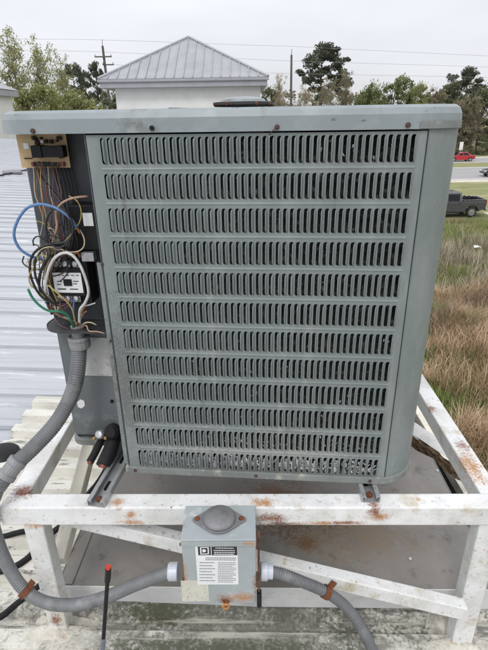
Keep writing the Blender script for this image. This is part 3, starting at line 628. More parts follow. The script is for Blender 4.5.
# louvered panel -------------------------------------------------------------
PW0, PW1, PZ0, PZ1 = -0.345, 0.336, ch(-0.876), ch(-0.029)
NC, NR = 44, 12; CW = 0.638/NC; RP = 0.0711; SH_, SW_ = 0.052, 0.0101; CH_ = 0.0605
rowz = [ch(-0.0344-0.026-r*RP) for r in range(NR)]
def panel_mesh():
    mb = MB(); x00 = -0.319
    rr_ = 0.0042
    def ringpts(cx, cz):
        hx, hz = SW_/2, SH_/2; q = []; o = []
        cell = (cx-CW/2, cx+CW/2, cz-CH_/2, cz+CH_/2)
        for sx, szn, flip in ((1, 1, 0), (-1, 1, 1), (-1, -1, 0), (1, -1, 1)):
            ax = cx+sx*(hx-rr_); az = cz+szn*(hz-rr_); ex = cell[1] if sx > 0 else cell[0]; ez = cell[3] if szn > 0 else cell[2]
            a = [(cx+sx*hx, az), (ax+sx*rr_*.707, az+szn*rr_*.707), (ax, cz+szn*hz)]; b = [(ex, az), (ex, ez), (ax, ez)]
            if flip: a.reverse(); b.reverse()
            q += a; o += b
        return q, o
    for r in range(NR):
        for c_ in range(NC):
            q, o = ringpts(x00+CW*(c_+.5), rowz[r]); n = len(q)
            vs = [(x, 0, z) for x, z in o]+[(x, 0.0002, z) for x, z in q]+[(x+(-0.0004), 0.0032, z) for x, z in q]
            mb.add(vs, [(i, (i+1) % n, n+(i+1) % n, n+i) for i in range(n)]+[(n+i, n+(i+1) % n, 2*n+(i+1) % n, 2*n+i) for i in range(n)])
        # bead under the row
        zt = rowz[r]-CH_/2; zb = (rowz[r+1]+CH_/2) if r < NR-1 else PZ0
        if r < NR-1:
            zs = [(zt, 0), (zt-(zt-zb)*.28, -0.0002), (zt-(zt-zb)*.42, -0.0011), (zt-(zt-zb)*.62, -0.0011), (zt-(zt-zb)*.8, -0.0002), (zb, 0)]
        else: zs = [(zt, 0), (zb, 0)]
        vs = [(x, y, z) for z, y in zs for x in (-0.319, 0.319)]
        mb.add(vs, [(2*i, 2*i+2, 2*i+3, 2*i+1) for i in range(len(zs)-1)])
    zt = rowz[0]+CH_/2
    for (a, b, c_, d) in ((-0.319, 0.319, zt, PZ1), (PW0, -0.319, PZ0, PZ1), (0.319, PW1, PZ0, PZ1)):
        mb.add([(a, 0, c_), (b, 0, c_), (b, 0, d), (a, 0, d)], [(0, 1, 2, 3)])
    for (x, s) in ((PW0, 1), (PW1, -1)):
        mb.add([(x, 0, PZ0), (x, 0, PZ1), (x, 0.018, PZ1), (x, 0.018, PZ0)], [(0, 1, 2, 3)])
    return mb.mesh('louver_panel')
pm = panel_mesh(); gp_ = link('louver_panel', pm, M_unit, ac, label='front panel with twelve rows of upright louver slots')
fin = MB(); hs = SH_/2+0.0005      # scoops pressed outward, hinged on the right of each slot, open to the left
vs = []; lev = [(-1.0, 0.0), (-0.93, 0.45), (-0.82, 0.8), (-0.65, 1.0), (0.65, 1.0), (0.80, 0.85), (0.90, 0.55), (0.97, 0.2), (1.0, 0.0)]
for t, k in lev:
    z = hs*t; vs += [(0.0054, 0.0004, z), (0.0049, -0.0026*k, z), (0.0054-0.0023*(0.3+0.7*k), -0.0062*k, z), (0.0054-0.0045*(0.15+0.85*k), -0.0080*k, z), (0.0054-0.0045*(0.15+0.85*k), -0.0070*k, z)]
fin.add(vs, [(5*i+k, 5*i+k+1, 5*i+k+6, 5*i+k+5) for i in range(len(lev)-1) for k in range(4)])
finm = fin.mesh('louver', True)
rest = MB(); allf = MB(); frn = random.Random(31)
for r in range(NR):
    for c_ in range(NC):
        x = -0.319+CW*(c_+.5); z = rowz[r]
        if r < 6:
            o = link('louver', finm, M_fin, gp_); o.location = (x, 0, z); o.rotation_euler = (0, frn.gauss(0, .006), frn.gauss(0, .05) if frn.random() > .04 else frn.uniform(-.25, .2))
        else:
            tw = frn.gauss(0, .05) if frn.random() > .05 else frn.uniform(-.25, .2); ct_, st_ = math.cos(tw), math.sin(tw)
            rest.add([(a*ct_-b*st_+x, a*st_+b*ct_, d+z) for a, b, d in fin.v], fin.f)
        allf.add([(a+x, b, d+z) for a, b, d in fin.v], fin.f)
ro = rest.build('lower_louvers', M_fin, gp_, smooth=True); ro['kind'] = 'stuff'
allm = allf.mesh('louvers', True); allm.materials.append(M_fin)
# the same panel on the other three sides
midw = (PW0+PW1)/2
for (ox, oy, a) in ((U1, DEP/2, 90), ((U0+U1)/2, DEP, 180), (U0, DEP/2+0.04, 270)):
    p = link('side_panel', pm, M_unit, ac); p.rotation_euler.z = rad(a); e = Matrix.Rotation(rad(a), 3, 'Z') @ Vector((midw, 0, 0)); p.location = (ox-e.x, oy-e.y, 0)
    q = link('louvers', allm, M_fin, p); q['kind'] = 'stuff'
# corner posts: right front (visible), right rear, left rear
def post(path): return MB().shell(path, ch(-0.873), ch(-0.024)).build('corner_post', M_unit, ac, solid=0.002)
arc = lambda cx, cy, a0, a1, n=14: [(cx+RC*math.cos(rad(a0+(a1-a0)*i/n)), cy+RC*math.sin(rad(a0+(a1-a0)*i/n))) for i in range(n+1)]
post([(PW1+0.0025, 0.012), (PW1+0.0025, 0.0)]+arc(U1-RC, RC, -78, 0)+[(U1, 0.146)])
post([(U1, DEP-0.146)]+arc(U1-RC, DEP-RC, 0, 90)+[(0.272, DEP)])
post([(-0.409, DEP)]+arc(U0+RC, DEP-RC, 90, 180)+[(U0, DEP-0.106)])
post([(U0, 0.186), (U0, 0.135)])
# coil behind the louvers
coil = rrect(U0+0.22, U1-0.03, 0.030, DEP-0.03, 0.08, 6); ck = [p for p in coil]
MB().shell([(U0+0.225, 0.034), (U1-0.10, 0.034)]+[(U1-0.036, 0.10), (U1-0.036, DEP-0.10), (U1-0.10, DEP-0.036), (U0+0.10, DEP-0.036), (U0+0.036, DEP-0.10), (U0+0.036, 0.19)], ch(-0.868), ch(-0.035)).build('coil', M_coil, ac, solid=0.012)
rn = random.Random(11); bf = MB()
for i in range(900):
    r = rn.choices([11, 10, 9, 8, 7, 6, 4, 0], [420, 150, 22, 14, 12, 12, 8, 22])[0]; x = rn.uniform(-.31, .31)
    if r in (0, 4, 6) and x < 0.12: continue
    z = rowz[r]+(rn.triangular(-.028, .018, -.022) if r > 9 else rn.uniform(-.026, .02)); y = rn.uniform(.002, .013); s = rn.uniform(.003, .0085) if r == 11 else rn.uniform(.002, .0042); a = rn.uniform(-.9, .9)
    dx, dz = s*math.sin(a)*2.0, s*math.cos(a)*2.0; wx = s*0.42
    bf.add([(x-wx, y, z), (x+wx, y+0.003, z-.001), (x+wx+dx, y+rn.uniform(-.003, .003), z+dz), (x+dx-wx*.4, y, z+dz*.9)], [(0, 1, 2, 3)])
o = bf.build('bent_fins', M_foil, ac); o['kind'] = 'stuff'

# lid -----------------------------------------------------------------------
E0 = 0.006
lo_ = rrect(U0-E0, U1+E0, -E0, DEP+E0, RC+E0, 14); hi_ = rrect(U0-E0+0.002, U1+E0-0.002, -E0+0.002, DEP+E0-0.002, RC+E0-0.002, 14)
h2 = rrect(U0-E0+0.007, U1+E0-0.007, -E0+0.007, DEP+E0-0.007, RC+E0-0.007, 14); h3 = rrect(U0-E0+0.016, U1+E0-0.016, -E0+0.016, DEP+E0-0.016, RC+E0-0.016, 14)
li = rrect(U0+0.002, U1-0.002, 0.002, DEP-0.002, RC-0.002, 14)
n = len(lo_); cxm, cym = (U0+U1)/2, DEP/2; FR = 0.345
circ = []
for (x, y) in h3:
    a = math.atan2(y-cym, x-cxm); circ.append((cxm+FR*math.cos(a), cym+FR*math.sin(a)))
cz0 = ch(-0.0255)
levels = [(li, cz0+0.004), (li, cz0), (lo_, cz0), (hi_, ch(0.002)), (h2, ch(0.0130)), (h3, ch(0.0185)), (circ, ch(0.0190)), (circ, ch(-0.03))]
vs = [(x, y, z) for pth, z in levels for x, y in pth]
mb = MB().add(vs, [(r*n+i, r*n+(i+1) % n, (r+1)*n+(i+1) % n, (r+1)*n+i) for r in range(len(levels)-1) for i in range(n)])
lid = mb.build('top_cap', M_cap, ac, label='rounded steel top cap with rusty screws along its edge')
me = lid.data
MB().shell([(x, y) for x, y in rrect(U0-E0-.0012, U1+E0+.0012, -E0-.0012, DEP+E0+.0012, RC+E0+.0012, 14)[:11]], ch(-0.0245), ch(-0.0115)).build('corner_lap', M_base, lid)
for i, (px, py, mtl) in enumerate(((152, 128, M_black), (277, 127, M_bolt), (408, 125, M_bolt), (33, 131, M_bolt))):
    p = LU(px, py, -E0); bolt('screw', (p.x, -E0, p.z), (0, -1, 0), 0.0050, 0.004, mtl, lid)
p = LU(270, 133, -0.004); MB().tube([LU(276, 128, -0.010), LU(272, 131.5, -0.012), LU(269, 135, -0.006)], 0.0012, 6).build('loose_screw', M_bolt, lid)
p = LU(425.5, 113, -E0); 
# fan guard, motor bracket, fan
fg = MB()
for k in range(9):
    R_ = 0.10+k*0.029; z = ch(0.022-0.004*(k/8))
    fg.tube([(cxm+R_*math.cos(2*math.pi*i/40), cym+R_*math.sin(2*math.pi*i/40), z) for i in range(41)], 0.0018, 5, cap=False)
for k in range(8):
    a = 2*math.pi*(k+.5)/8; fg.tube([(cxm+0.08*math.cos(a), cym+0.08*math.sin(a), ch(0.0195)), (cxm+0.355*math.cos(a), cym+0.355*math.sin(a), ch(0.0205))], 0.0025, 5)
M_guard = mat('guard_wire', (0.05, 0.052, 0.055), 0.2, 20, 0.5, 0.2)
fgo = fg.build('fan_guard', M_guard, ac)
mt_ = MB().lathe([(0.082, 0.0), (0.086, 0.004), (0.086, 0.011), (0.075, 0.0125)], (cxm+0.006, cym, ch(0.0285)), (0, 0, 1), 32).build('motor_plate', M_guard, ac)
MB().lathe([(0.066, 0.0), (0.062, 0.006), (0.045, 0.0115), (0.02, 0.0135), (0.001, 0.0138)], (cxm+0.006, cym, ch(0.0408)), (0, 0, 1), 28).build('motor_dome', M_cap, mt_)
for a in (-150, -115, -60, -30, 60, 120): bolt('bolt', (cxm+0.006+0.085*math.cos(rad(a)), cym+0.085*math.sin(rad(a)), ch(0.034)), (math.cos(rad(a)), math.sin(rad(a)), 0), 0.005, 0.005, M_rust, mt_)
MB().lathe([(0.065, 0), (0.068, 0.02), (0.068, 0.14), (0.02, 0.15)], (cxm, cym, ch(-0.15)), (0, 0, 1), 24).build('motor', M_black, ac)
for k in range(3):
    a = 2*math.pi*k/3; q = Matrix.Rotation(a, 3, 'Z'); vs = []
    for rr2, ww, tw in ((0.06, 0.05, 0.03), (0.18, 0.10, 0.03), (0.31, 0.13, 0.02)):
        for s in (-1, 0, 1):
            v = q @ Vector((rr2, s*ww, s*tw)); vs.append((cxm+v.x, cym+v.y, ch(-0.16)+v.z))
    MB().add(vs, [(i*3+k2, i*3+k2+1, (i+1)*3+k2+1, (i+1)*3+k2) for i in range(2) for k2 in range(2)]).build('fan_blade', M_steel, ac, solid=0.003)

# wiring corner ----------------------------------------------------------------
BO = 0.13
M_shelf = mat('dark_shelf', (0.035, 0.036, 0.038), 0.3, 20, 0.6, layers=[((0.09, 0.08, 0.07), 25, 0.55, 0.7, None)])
SHZ = ch(-0.493)
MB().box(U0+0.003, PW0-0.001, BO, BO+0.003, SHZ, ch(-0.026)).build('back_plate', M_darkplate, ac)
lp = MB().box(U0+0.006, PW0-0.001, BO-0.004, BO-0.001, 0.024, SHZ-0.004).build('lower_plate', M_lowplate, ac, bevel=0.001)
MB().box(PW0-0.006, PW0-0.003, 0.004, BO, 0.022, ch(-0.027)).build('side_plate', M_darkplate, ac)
MB().shell([(PW0-0.0015, 0.030), (PW0-0.0015, 0.008), (PW0-0.017, 0.008), (PW0-0.017, 0.02)], 0.022, ch(-0.30)).build('corner_flange', M_unit, ac, solid=0.0015)
shp = [(x, y, 0) for x, y in ([(PW0-0.007, BO-0.001), (U0+0.001, BO-0.001)]+[(U0+0.054+0.055*math.cos(rad(180+90*i/10)), 0.105+0.055*math.sin(rad(180+90*i/10))) for i in range(11)]+[(PW0-0.007, 0.05)])]
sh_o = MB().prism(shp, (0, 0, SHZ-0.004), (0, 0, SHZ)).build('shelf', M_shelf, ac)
MB().shell([(x, y) for x, y, _ in shp[1:]], SHZ-0.006, SHZ+0.0015).build('shelf_rim', M_shelf, sh_o, solid=0.002)
def pbox(name, x0, y0, x1, y1, off, th, mt, parent, bevel=0.0, label=None):
    a = LU(x0, y1, off); b = LU(x1, y0, off)
    return MB().box(min(a.x, b.x), max(a.x, b.x), off, off+th, min(a.z, b.z), max(a.z, b.z)).build(name, mt, parent, bevel, label=label)
pbox('data_label', 85, 338, 113.5, 375.5, BO-0.0065, 0.002, M_oldlabel, ac, label='worn pale data label on the lower plate')
pl = [LU(81+4.2*math.cos(rad(60*i+20)), 404+4.6*math.sin(rad(60*i+20)), BO-0.006) for i in range(6)]
MB().prism([tuple(p) for p in pl], (0, 0, 0), (0, 0.0015, 0)).build('hole_patch', M_label, lp)  # added white hexagon standing for a hole with the roof showing through
p = LU(114, 401, BO-0.004); bolt('screw', (p.x-0.006, p.y, p.z), (0, -1, 0), 0.005, 0.006, M_black, lp)
p = LU(100.5, 264, 0); bolt('screw', (p.x+0.004, 0, p.z), (0, -1, 0), 0.004, 0.003, M_bolt, gp_)
p = LU(113, 341, 0.007); bolt('screw', (PW0-0.009, 0.007, p.z), (0, -1, 0), 0.004, 0.003, M_bolt, ac)
# circuit board
pcb = pbox('circuit_board', 22, 134, 65.5, 168, 0.108, 0.002, M_pcb, ac, label='tan control circuit board under the cap')
pbox('relay', 32, 145.5, 40, 158, 0.085, 0.022, M_black, pcb, 0.001); pbox('relay', 40.5, 146, 58, 157.5, 0.088, 0.019, M_black, pcb, 0.001); pbox('relay', 58.5, 145.5, 62, 157.5, 0.085, 0.022, M_black, pcb, 0.001)
rn = random.Random(5)
for k in range(13):
    x = 31+rn.uniform(0, 29); y = 134.5+rn.uniform(0, 7); pbox('component', x, y, x+rn.uniform(1.2, 3.2), y+rn.uniform(2, 4), 0.100, 0.007, rn.choice([M_black, M_black, M_steel, M_bolt]), pcb, 0.0006)
for k in range(13):
    x = 31.5+k*2.5; pbox('terminal_tab', x, 162.5+rn.uniform(-.6, .4), x+1.5, 166.5, 0.096, 0.011, rn.choice([M_bolt, M_black, M_copper]), pcb)
pbox('sticker', 24, 143, 28, 149, 0.1065, 0.001, M_label, pcb); pbox('spacer_bar', 24, 158, 32, 159, 0.105, 0.002, M_black, pcb)
for x, y in ((62, 148), (62.5, 156)): 
    p = LU(x, y, 0.106); MB().lathe([(0.005, 0), (0.005, 0.012), (0.002, 0.013)], (p.x, 0.106, p.z), (0, -1, 0), 10).build('capacitor', M_bolt, pcb)
# black run capacitor block with a pale sticker, behind the contactor
tb_ = pbox('transformer', 74, 205, 95, 250, 0.075, 0.052, M_black, ac, 0.003); pbox('sticker', 84, 213, 92, 226, 0.073, 0.0015, M_label, tb_)
pbox('mounting_bracket', 82, 253, 93, 261.5, 0.066, 0.02, M_steel, ac, 0.001)
pbox('terminal_block', 60, 246, 80, 262, 0.082, 0.04, M_black, ac, 0.002)
# contactor
cn = pbox('contactor', 50, 258, 86, 303, 0.078, 0.05, M_black, ac, 0.003, label='black contactor with white printed label')
pbox('contactor_face', 54, 268, 82, 296, 0.066, 0.012, M_black, cn, 0.002)
cl_ = pbox('printed_label', 55.5, 273, 80.5, 292.5, 0.0645, 0.0013, M_label, cn)
pbox('armature', 64, 279.5, 71, 286, 0.062, 0.003, M_black, cl_, 0.0008)
for (x0, y0, x1, y1) in ((57, 275, 60, 275.8), (61.5, 275, 64, 275.8), (66, 275, 69, 275.8), (71, 275, 74, 275.8), (76, 275, 78.5, 275.8), (57, 281, 62, 281.8), (73, 281, 78.5, 281.8), (73, 283.5, 77, 284.2), (57, 284, 61, 284.8), (58, 288.5, 66, 289.6), (70, 288.8, 78, 289.6)):
    pbox('print_mark', x0, y0, x1, y1, 0.0640, 0.0004, M_print, cl_)
for x, y in ((57, 264), (66, 263.5), (76, 264), (61, 297.5), (69, 298.5), (77, 298.5)):
    p = LU(x, y, 0.07); MB().lathe([(0.0075, 0), (0.0075, 0.006), (0.006, 0.009), (0.001, 0.0095)], (p.x, 0.07, p.z), (0, -1, 0.25), 12).build('terminal_screw', M_steel, cn)
    pbox('terminal_lug', x-3, y-2.5, x+3, y+3.5, 0.0705, 0.004, M_steel, cn)

# wires -----------------------------------------------------------------------
def wire(pts, r, c, label=None):
    q = spline([LU(*p) for p in pts], 0.006); return MB().tube(q, r*0.8, 7).build('wire', c, ac, smooth=True, label=label)
WB = wmat('blue', (0.10, 0.20, 0.40)); WK = wmat('black', (0.014, 0.014, 0.015)); WW = wmat('white', (0.50, 0.50, 0.49)); WG = wmat('green', (0.015, 0.16, 0.085)); WT = wmat('tan', (0.40, 0.25, 0.18))
WY = wmat('yellow', (0.36, 0.28, 0.10)); WR = wmat('red', (0.15, 0.035, 0.035)); WN = wmat('brown', (0.13, 0.07, 0.04)); WO = wmat('orange', (0.34, 0.12, 0.045)); WGR = wmat('grey', (0.16, 0.16, 0.15)); WP = wmat('purple', (0.12, 0.06, 0.075)); WC = wmat('pale', (0.42, 0.36, 0.25))
wire([(77, 228, .045), (71, 219, .035), (60, 210, .03), (47, 205, .03), (37, 204.5, .03), (26, 209, .03), (17, 222, .03), (14, 236, .03), (20, 249, .035), (33, 257, .045), (50, 260, .06)], .0042, WB, 'thick blue wire looping out to the left')
wire([(76.5, 227, .045), (78.5, 230.5, .046), (80, 233, .05)], .0036, WO)
wire([(70, 217, .03), (64, 210, .03), (55, 209, .03), (48, 216, .03), (46, 229, .03), (50, 242, .03), (58, 248, .03), (67, 243, .03), (73, 232, .03), (72, 222, .03), (68, 213, .032)], .0033, WK, 'black wire coiled into a loop')
wire([(37, 168, .10), (43, 180, .085), (52, 191, .075), (60, 201, .065), (67, 213, .06), (71, 226, .06), (73, 240, .06), (68, 256, .065)], .0042, WK)
wire([(88, 196.5, .06), (80, 197, .05), (70, 199, .045), (61, 204, .04), (56, 213, .04), (57, 226, .045), (54, 238, .05), (50, 252, .05), (48, 268, .05)], .0034, WT, 'tan wire arching from behind the panel edge')
wire([(46, 303, .05), (45, 290, .04), (48, 272, .035), (54, 259, .03), (63, 253, .028), (72, 255, .028), (80, 265, .028), (86, 280, .028), (88.5, 293, .03), (85, 303, .035), (80, 310, .045), (79.5, 322, .06)], .0046, WW, 'thick white wire arching over the contactor')
wire([(28, 289, .02), (32, 297, .02), (39, 305, .02), (48, 310.5, .025), (58, 311.5, .03), (66, 314, .04), (71, 320, .05), (74.5, 330, .07)], .0038, WG, 'green wire with a free end at left')
wire([(72, 240, .05), (62, 243, .04), (47, 245, .035), (37, 250, .03), (31, 259, .03), (30, 272, .03), (34, 285, .03), (41, 296, .035), (50, 302, .04), (60, 303, .055)], .0038, WK)
wire([(66, 246, .05), (52, 246, .04), (41, 251, .035), (35, 262, .033), (35.5, 276, .033), (41, 289, .035), (48, 299, .04), (58, 306, .05)], .0036, WK)
wire([(50, 255, .045), (43, 266, .04), (39, 280, .04), (41, 293, .045), (48, 304, .05), (52, 314, .06)], .0042, WK)
wire([(40, 255, .05), (33, 268, .03), (29, 277, .025), (31, 285, .03), (38, 291, .035), (46, 298, .04), (54, 302, .05)], .0022, WY)
wire([(48, 263, .05), (40, 262, .035), (37, 256, .03), (42, 249, .03), (52, 247, .03), (60, 251, .035)], .0018, WC)
wire([(80, 230, .06), (84, 238, .05), (84, 246, .045), (79, 251, .045), (70, 252, .045), (60, 249, .045), (50, 246, .05), (44, 250, .05)], .0022, WC)
wire([(48, 285, .04), (55, 291, .035), (64, 299, .035), (71, 307, .04), (74, 316, .05), (76, 327, .07)], .0024, WY)
wire([(69, 196, .07), (77, 201, .06), (81, 210, .055), (80, 221, .055), (73, 232, .06), (64, 242, .055), (52, 250, .055)], .0018, WY)
bund = [(33, WC), (35, WN), (37.5, WO), (40, WY), (43, WR), (45.5, WK), (48, WC), (51, WR), (53.5, WP), (56, WN), (58.5, WK)]
rn = random.Random(9)
for k, (x, c) in enumerate(bund):
    xe = 46+k*2.3+rn.uniform(-3, 3)
    wire([(x, 166, .098), (x+rn.uniform(0, 3), 176, .085), (x+(xe-x)*.35+rn.uniform(-3, 3), 195, .07), (x+(xe-x)*.6+rn.uniform(-3, 3), 218, .06), (x+(xe-x)*.85+rn.uniform(-4, 4), 240, .06), (xe-4, 262, .075)], .0016, c)
for k in range(6):                          # dark harness against the back plate
    x = 62+k*3.5; wire([(x-8, 168, .12), (x-4, 185, .118), (x+rn.uniform(-3, 3), 205, .115), (x+2, 230, .115)], .002, WK)
for k in range(5):
    x = 44+k*3; wire([(x, 258, .05), (x-rn.uniform(2, 6), 272, .045), (x-rn.uniform(0, 6), 288, .045), (x+rn.uniform(0, 6), 300, .05), (x+8, 312, .07)], .0021, rn.choice([WY, WK, WGR, WC, WN]))
wire([(62, 255, .055), (66, 251, .05), (70, 257, .06)], .0035, WO); wire([(72, 257, .055), (77, 252, .05), (80, 257, .06)], .0035, WO)
wire([(52, 312, .06), (55, 304, .05), (62, 306, .05), (67, 303, .05), (66, 297, .055)], .0018, WR); wire([(58, 318, .06), (64, 309, .05), (71, 304, .05), (72, 296, .06)], .0018, WP)
wire([(55, 318, .07), (60, 325, .06), (68, 329, .06), (72, 331, .07)], .002, WP)
wire([(74, 328, .075), (74, 318, .06), (73.5, 308, .055), (74, 299, .06)], .0026, WB)
wire([(77, 327, .075), (79, 317, .06), (83, 310, .05), (86, 305, .048)], .0024, WO); wire([(78, 328, .075), (81, 319, .06), (84, 313, .05), (87, 311, .048)], .0024, WO)
wire([(80, 327, .075), (81, 315, .055), (83, 307, .045), (89, 305, .04), (95.5, 303, .04)], .0022, WW)
wire([(81, 328, .075), (85, 323, .05), (91, 322.5, .045), (96.5, 325, .045)], .0022, WC); wire([(81, 329, .075), (86, 325, .055), (89, 331, .05), (97, 331.5, .045), (105, 333.5, .045)], .0022, WT)
for k in range(20):
    x, y = rn.uniform(36, 64), rn.uniform(232, 262); r1_, r2_ = rn.uniform(5, 14), rn.uniform(5, 16); o_ = rn.uniform(.035, .06); a0 = rn.uniform(0, 6)
    wire([(x+r1_*math.cos(a0+i*.8)+i*rn.uniform(-1, 1.5), y+r2_*math.sin(a0+i*.8)+i*3.2, o_+i*.003) for i in range(7)], rn.choice([.0012, .0016, .0022]), rn.choice([WY, WC, WK, WGR, WN, WK, WK, WR, WT]))
for k in range(7):
    x = rn.uniform(46, 60); wire([(x, rn.uniform(296, 304), .06), (x+rn.uniform(-3, 5), 308, .045), (x+rn.uniform(2, 9), 314, .05), (72+rn.uniform(-2, 5), 322, .06), (76+rn.uniform(-2, 3), 331, .075)], .0017, rn.choice([WR, WP, WK, WC, WN]))
# service valves and insulated stubs below the corner
v1 = MB().tube(spline([LU(115, 428, .115), LU(112, 445, .075), LU(103, 466, .02)], 0.01), 0.0205, 14).build('suction_line', M_blackr, ac, smooth=True, label='black insulated refrigerant stub with open copper end')
a = LU(104, 463, .025); b = LU(102.3, 468, .016); MB().tube([a, b], 0.012, 12).build('pipe_end', M_copper, v1)
v2 = MB().tube(spline([LU(104, 434, .11), LU(98, 447, .08), LU(90, 462, .04)], 0.01), 0.011, 12).build('liquid_line', M_blackr, ac, smooth=True)
a = LU(91, 460, .043); b = LU(89.6, 464, .037); MB().tube([a, b], 0.007, 10).build('pipe_end', M_copper, v2)
MB().lathe([(0.010, 0), (0.0135, 0.003), (0.0135, 0.016), (0.010, 0.022), (0.001, 0.023)], LU(102, 434, .09), (-0.1, -0.8, 0.5), 12).build('valve_cap', M_steel, ac)
MB().lathe([(0.017, 0), (0.0215, 0.003), (0.0215, 0.020), (0.014, 0.030), (0.001, 0.031)], LU(114, 430, .09), (0, -0.9, 0.35), 14).build('valve_cap', M_blackr, ac)
for x, y in ((95, 437.5), (106.5, 437), (125, 469)): MB().lathe([(0.005, 0), (0.005, 0.01), (0.003, 0.012)], LU(x, y, .07), (0, -1, 0.2), 8).build('valve_port', M_brass, ac)
# ================================================================== DISCONNECT BOX
bx0 = PY(181, 540, 0.838); bx1 = PY(256.5, 539.5, 0.838); bw = (bx1.x-bx0.x)/2; bcx = (bx0.x+bx1.x)/2
zb_ = PY(218, 603, 0.838).z; BH = bx0.z-zb_+0.004
db = thing('disconnect_box', 'grey weathered electrical disconnect box with round hub plate on top', 'electrical box', (bcx, 0.941, zb_), rad(-0.6))
YF = -0.103
MB().box(-bw+0.003, bw-0.003, YF+0.006, -0.001, 0.006, BH-0.004).build('enclosure', M_box, db, bevel=0.003)
MB().prism([(-bw, -0.0005, BH), (bw, -0.0005, BH), (bw, YF-0.003, BH-0.004), (-bw, YF-0.003, BH-0.004)], (0, 0, -0.0035), (0, 0, 0.001)).build('hood', M_box, db, bevel=0.0015)
MB().box(-bw, bw, YF-0.003, YF-0.0005, BH-0.024, BH-0.0085).build('hood_lip', M_box, db, bevel=0.001)
cv = MB().box(-bw+0.001, bw-0.001, YF, YF+0.005, 0.0, BH-0.0245).build('cover', M_box, db, bevel=0.0015)
# hub plate: pointed oval with a low dome
hcy = -0.049; RH = 0.043; HX = 0.0655; tipr = 0.007; hp = []
ta = math.acos((RH-tipr)/(HX-tipr))
for i in range(15): hp.append((HX-tipr+tipr*math.cos(-ta+2*ta*i/14), hcy+tipr*math.sin(-ta+2*ta*i/14), 0))
for i in range(21): a = ta+(math.pi-2*ta)*i/20; hp.append((RH*math.cos(a), hcy+RH*math.sin(a), 0))
for i in range(15): a = math.pi-ta+2*ta*i/14; hp.append((-HX+tipr+tipr*math.cos(a), hcy+tipr*math.sin(a), 0))
for i in range(21): a = math.pi+ta+(math.pi-2*ta)*i/20; hp.append((RH*math.cos(a), hcy+RH*math.sin(a), 0))
hpo = MB().prism(hp, (0, 0, BH+0.0012), (0, 0, BH+0.0052)).build('hub_plate', M_hub, db, bevel=0.001)
MB().lathe([(0.0395, 0), (0.0395, 0.004), (0.0375, 0.0085), (0.031, 0.0125), (0.018, 0.0155), (0.0005, 0.0165)], (0, hcy, BH+0.005), (0, 0, 1), 36).build('hub_dome', M_hub, hpo, smooth=True)
for s in (-1, 1): MB().lathe([(0.0062, 0), (0.0062, 0.003), (0.004, 0.0045), (0.0003, 0.0048)], (s*0.0535, hcy, BH+0.005), (0, 0, 1), 12).build('screw', M_rust, hpo)
# printed label on the cover
def fbox(name, x0, y0, x1, y1, y, th, mt, parent, bevel=0):   # photo-pixel rectangle on the cover front
    a = PY(x0, y1, 0.838); b = PY(x1, y0, 0.838)
    return MB().box(a.x-bcx, b.x-bcx, y-th, y, a.z-zb_, b.z-zb_).build(name, mt, parent, bevel)
lb = fbox('warning_label', 198.3, 545, 238, 584.5, YF-0.0001, 0.0006, M_label, db); lb['label'] = 'white warning label with black header band'
YL = YF-0.0008
fbox('header_band', 198.8, 545.6, 211, 555, YL, 0.0003, M_print, lb); fbox('header_band', 212.3, 545.6, 237.6, 555, YL, 0.0003, M_print, lb)
YL2 = YL-0.0004
def frame_px(x0, y0, x1, y1, t, mt, par):
    for q in ((x0, y0, x1, y0+t), (x0, y1-t, x1, y1), (x0, y0+t, x0+t, y1-t), (x1-t, y0+t, x1, y1-t)): fbox('logo_stroke', *q, YL2, 0.0002, mt, par)
frame_px(200.8, 546.7, 209.2, 554, 0.9, M_label, lb)
fbox('logo_stroke', 203.0, 548.9, 205.2, 551.9, YL2, 0.0002, M_label, lb)
a = PY(205.2, 550.4, 0.838); MB().prism([(a.x-bcx+0.0034*math.cos(t), YL2, a.z-zb_+0.0036*math.sin(t)) for t in [-math.pi/2+math.pi*i/8 for i in range(9)]], (0, -0.0002, 0), (0, 0, 0)).build('logo_stroke', M_label, lb)
rn = random.Random(2)
tx = MB()
def bar(x0, y0, x1, y1, y=YL2):
    a = PY(x0, y1, 0.838); b = PY(x1, y0, 0.838); tx.box(a.x-bcx, b.x-bcx, y-0.0002, y, a.z-zb_, b.z-zb_)
def words(x0, x1, y, h):
    x = x0
    while x < x1-0.5:
        wd = rn.uniform(0.9, 2.6); bar(x, y, min(x+wd, x1), y+h); x += wd+0.45
for y in (547.2, 549.6, 551.6, 553.4): words(214+rn.uniform(0, 2), 236-rn.uniform(0, 2), y, 0.75)
tx.build('header_lettering', M_label, lb); tx = MB()
for y in (557.2, 559.0): words(206, 236.5, y, 0.7)
for k in range(7): words(200, 215.5-(2.5 if k % 2 else 0), 562+k*3.0, 0.65)
for k in range(12): words(218.5, 236.5-(3 if k % 3 == 2 else 0), 562+k*1.75, 0.55)
tx.build('small_lettering', M_gprint, lb)
stk = fbox('sticker', 183, 580.5, 208.5, 601.5, YF-0.0001, 0.0005, M_yellowlabel, db); stk['label'] = 'yellowed paper sticker at the lower left of the cover'
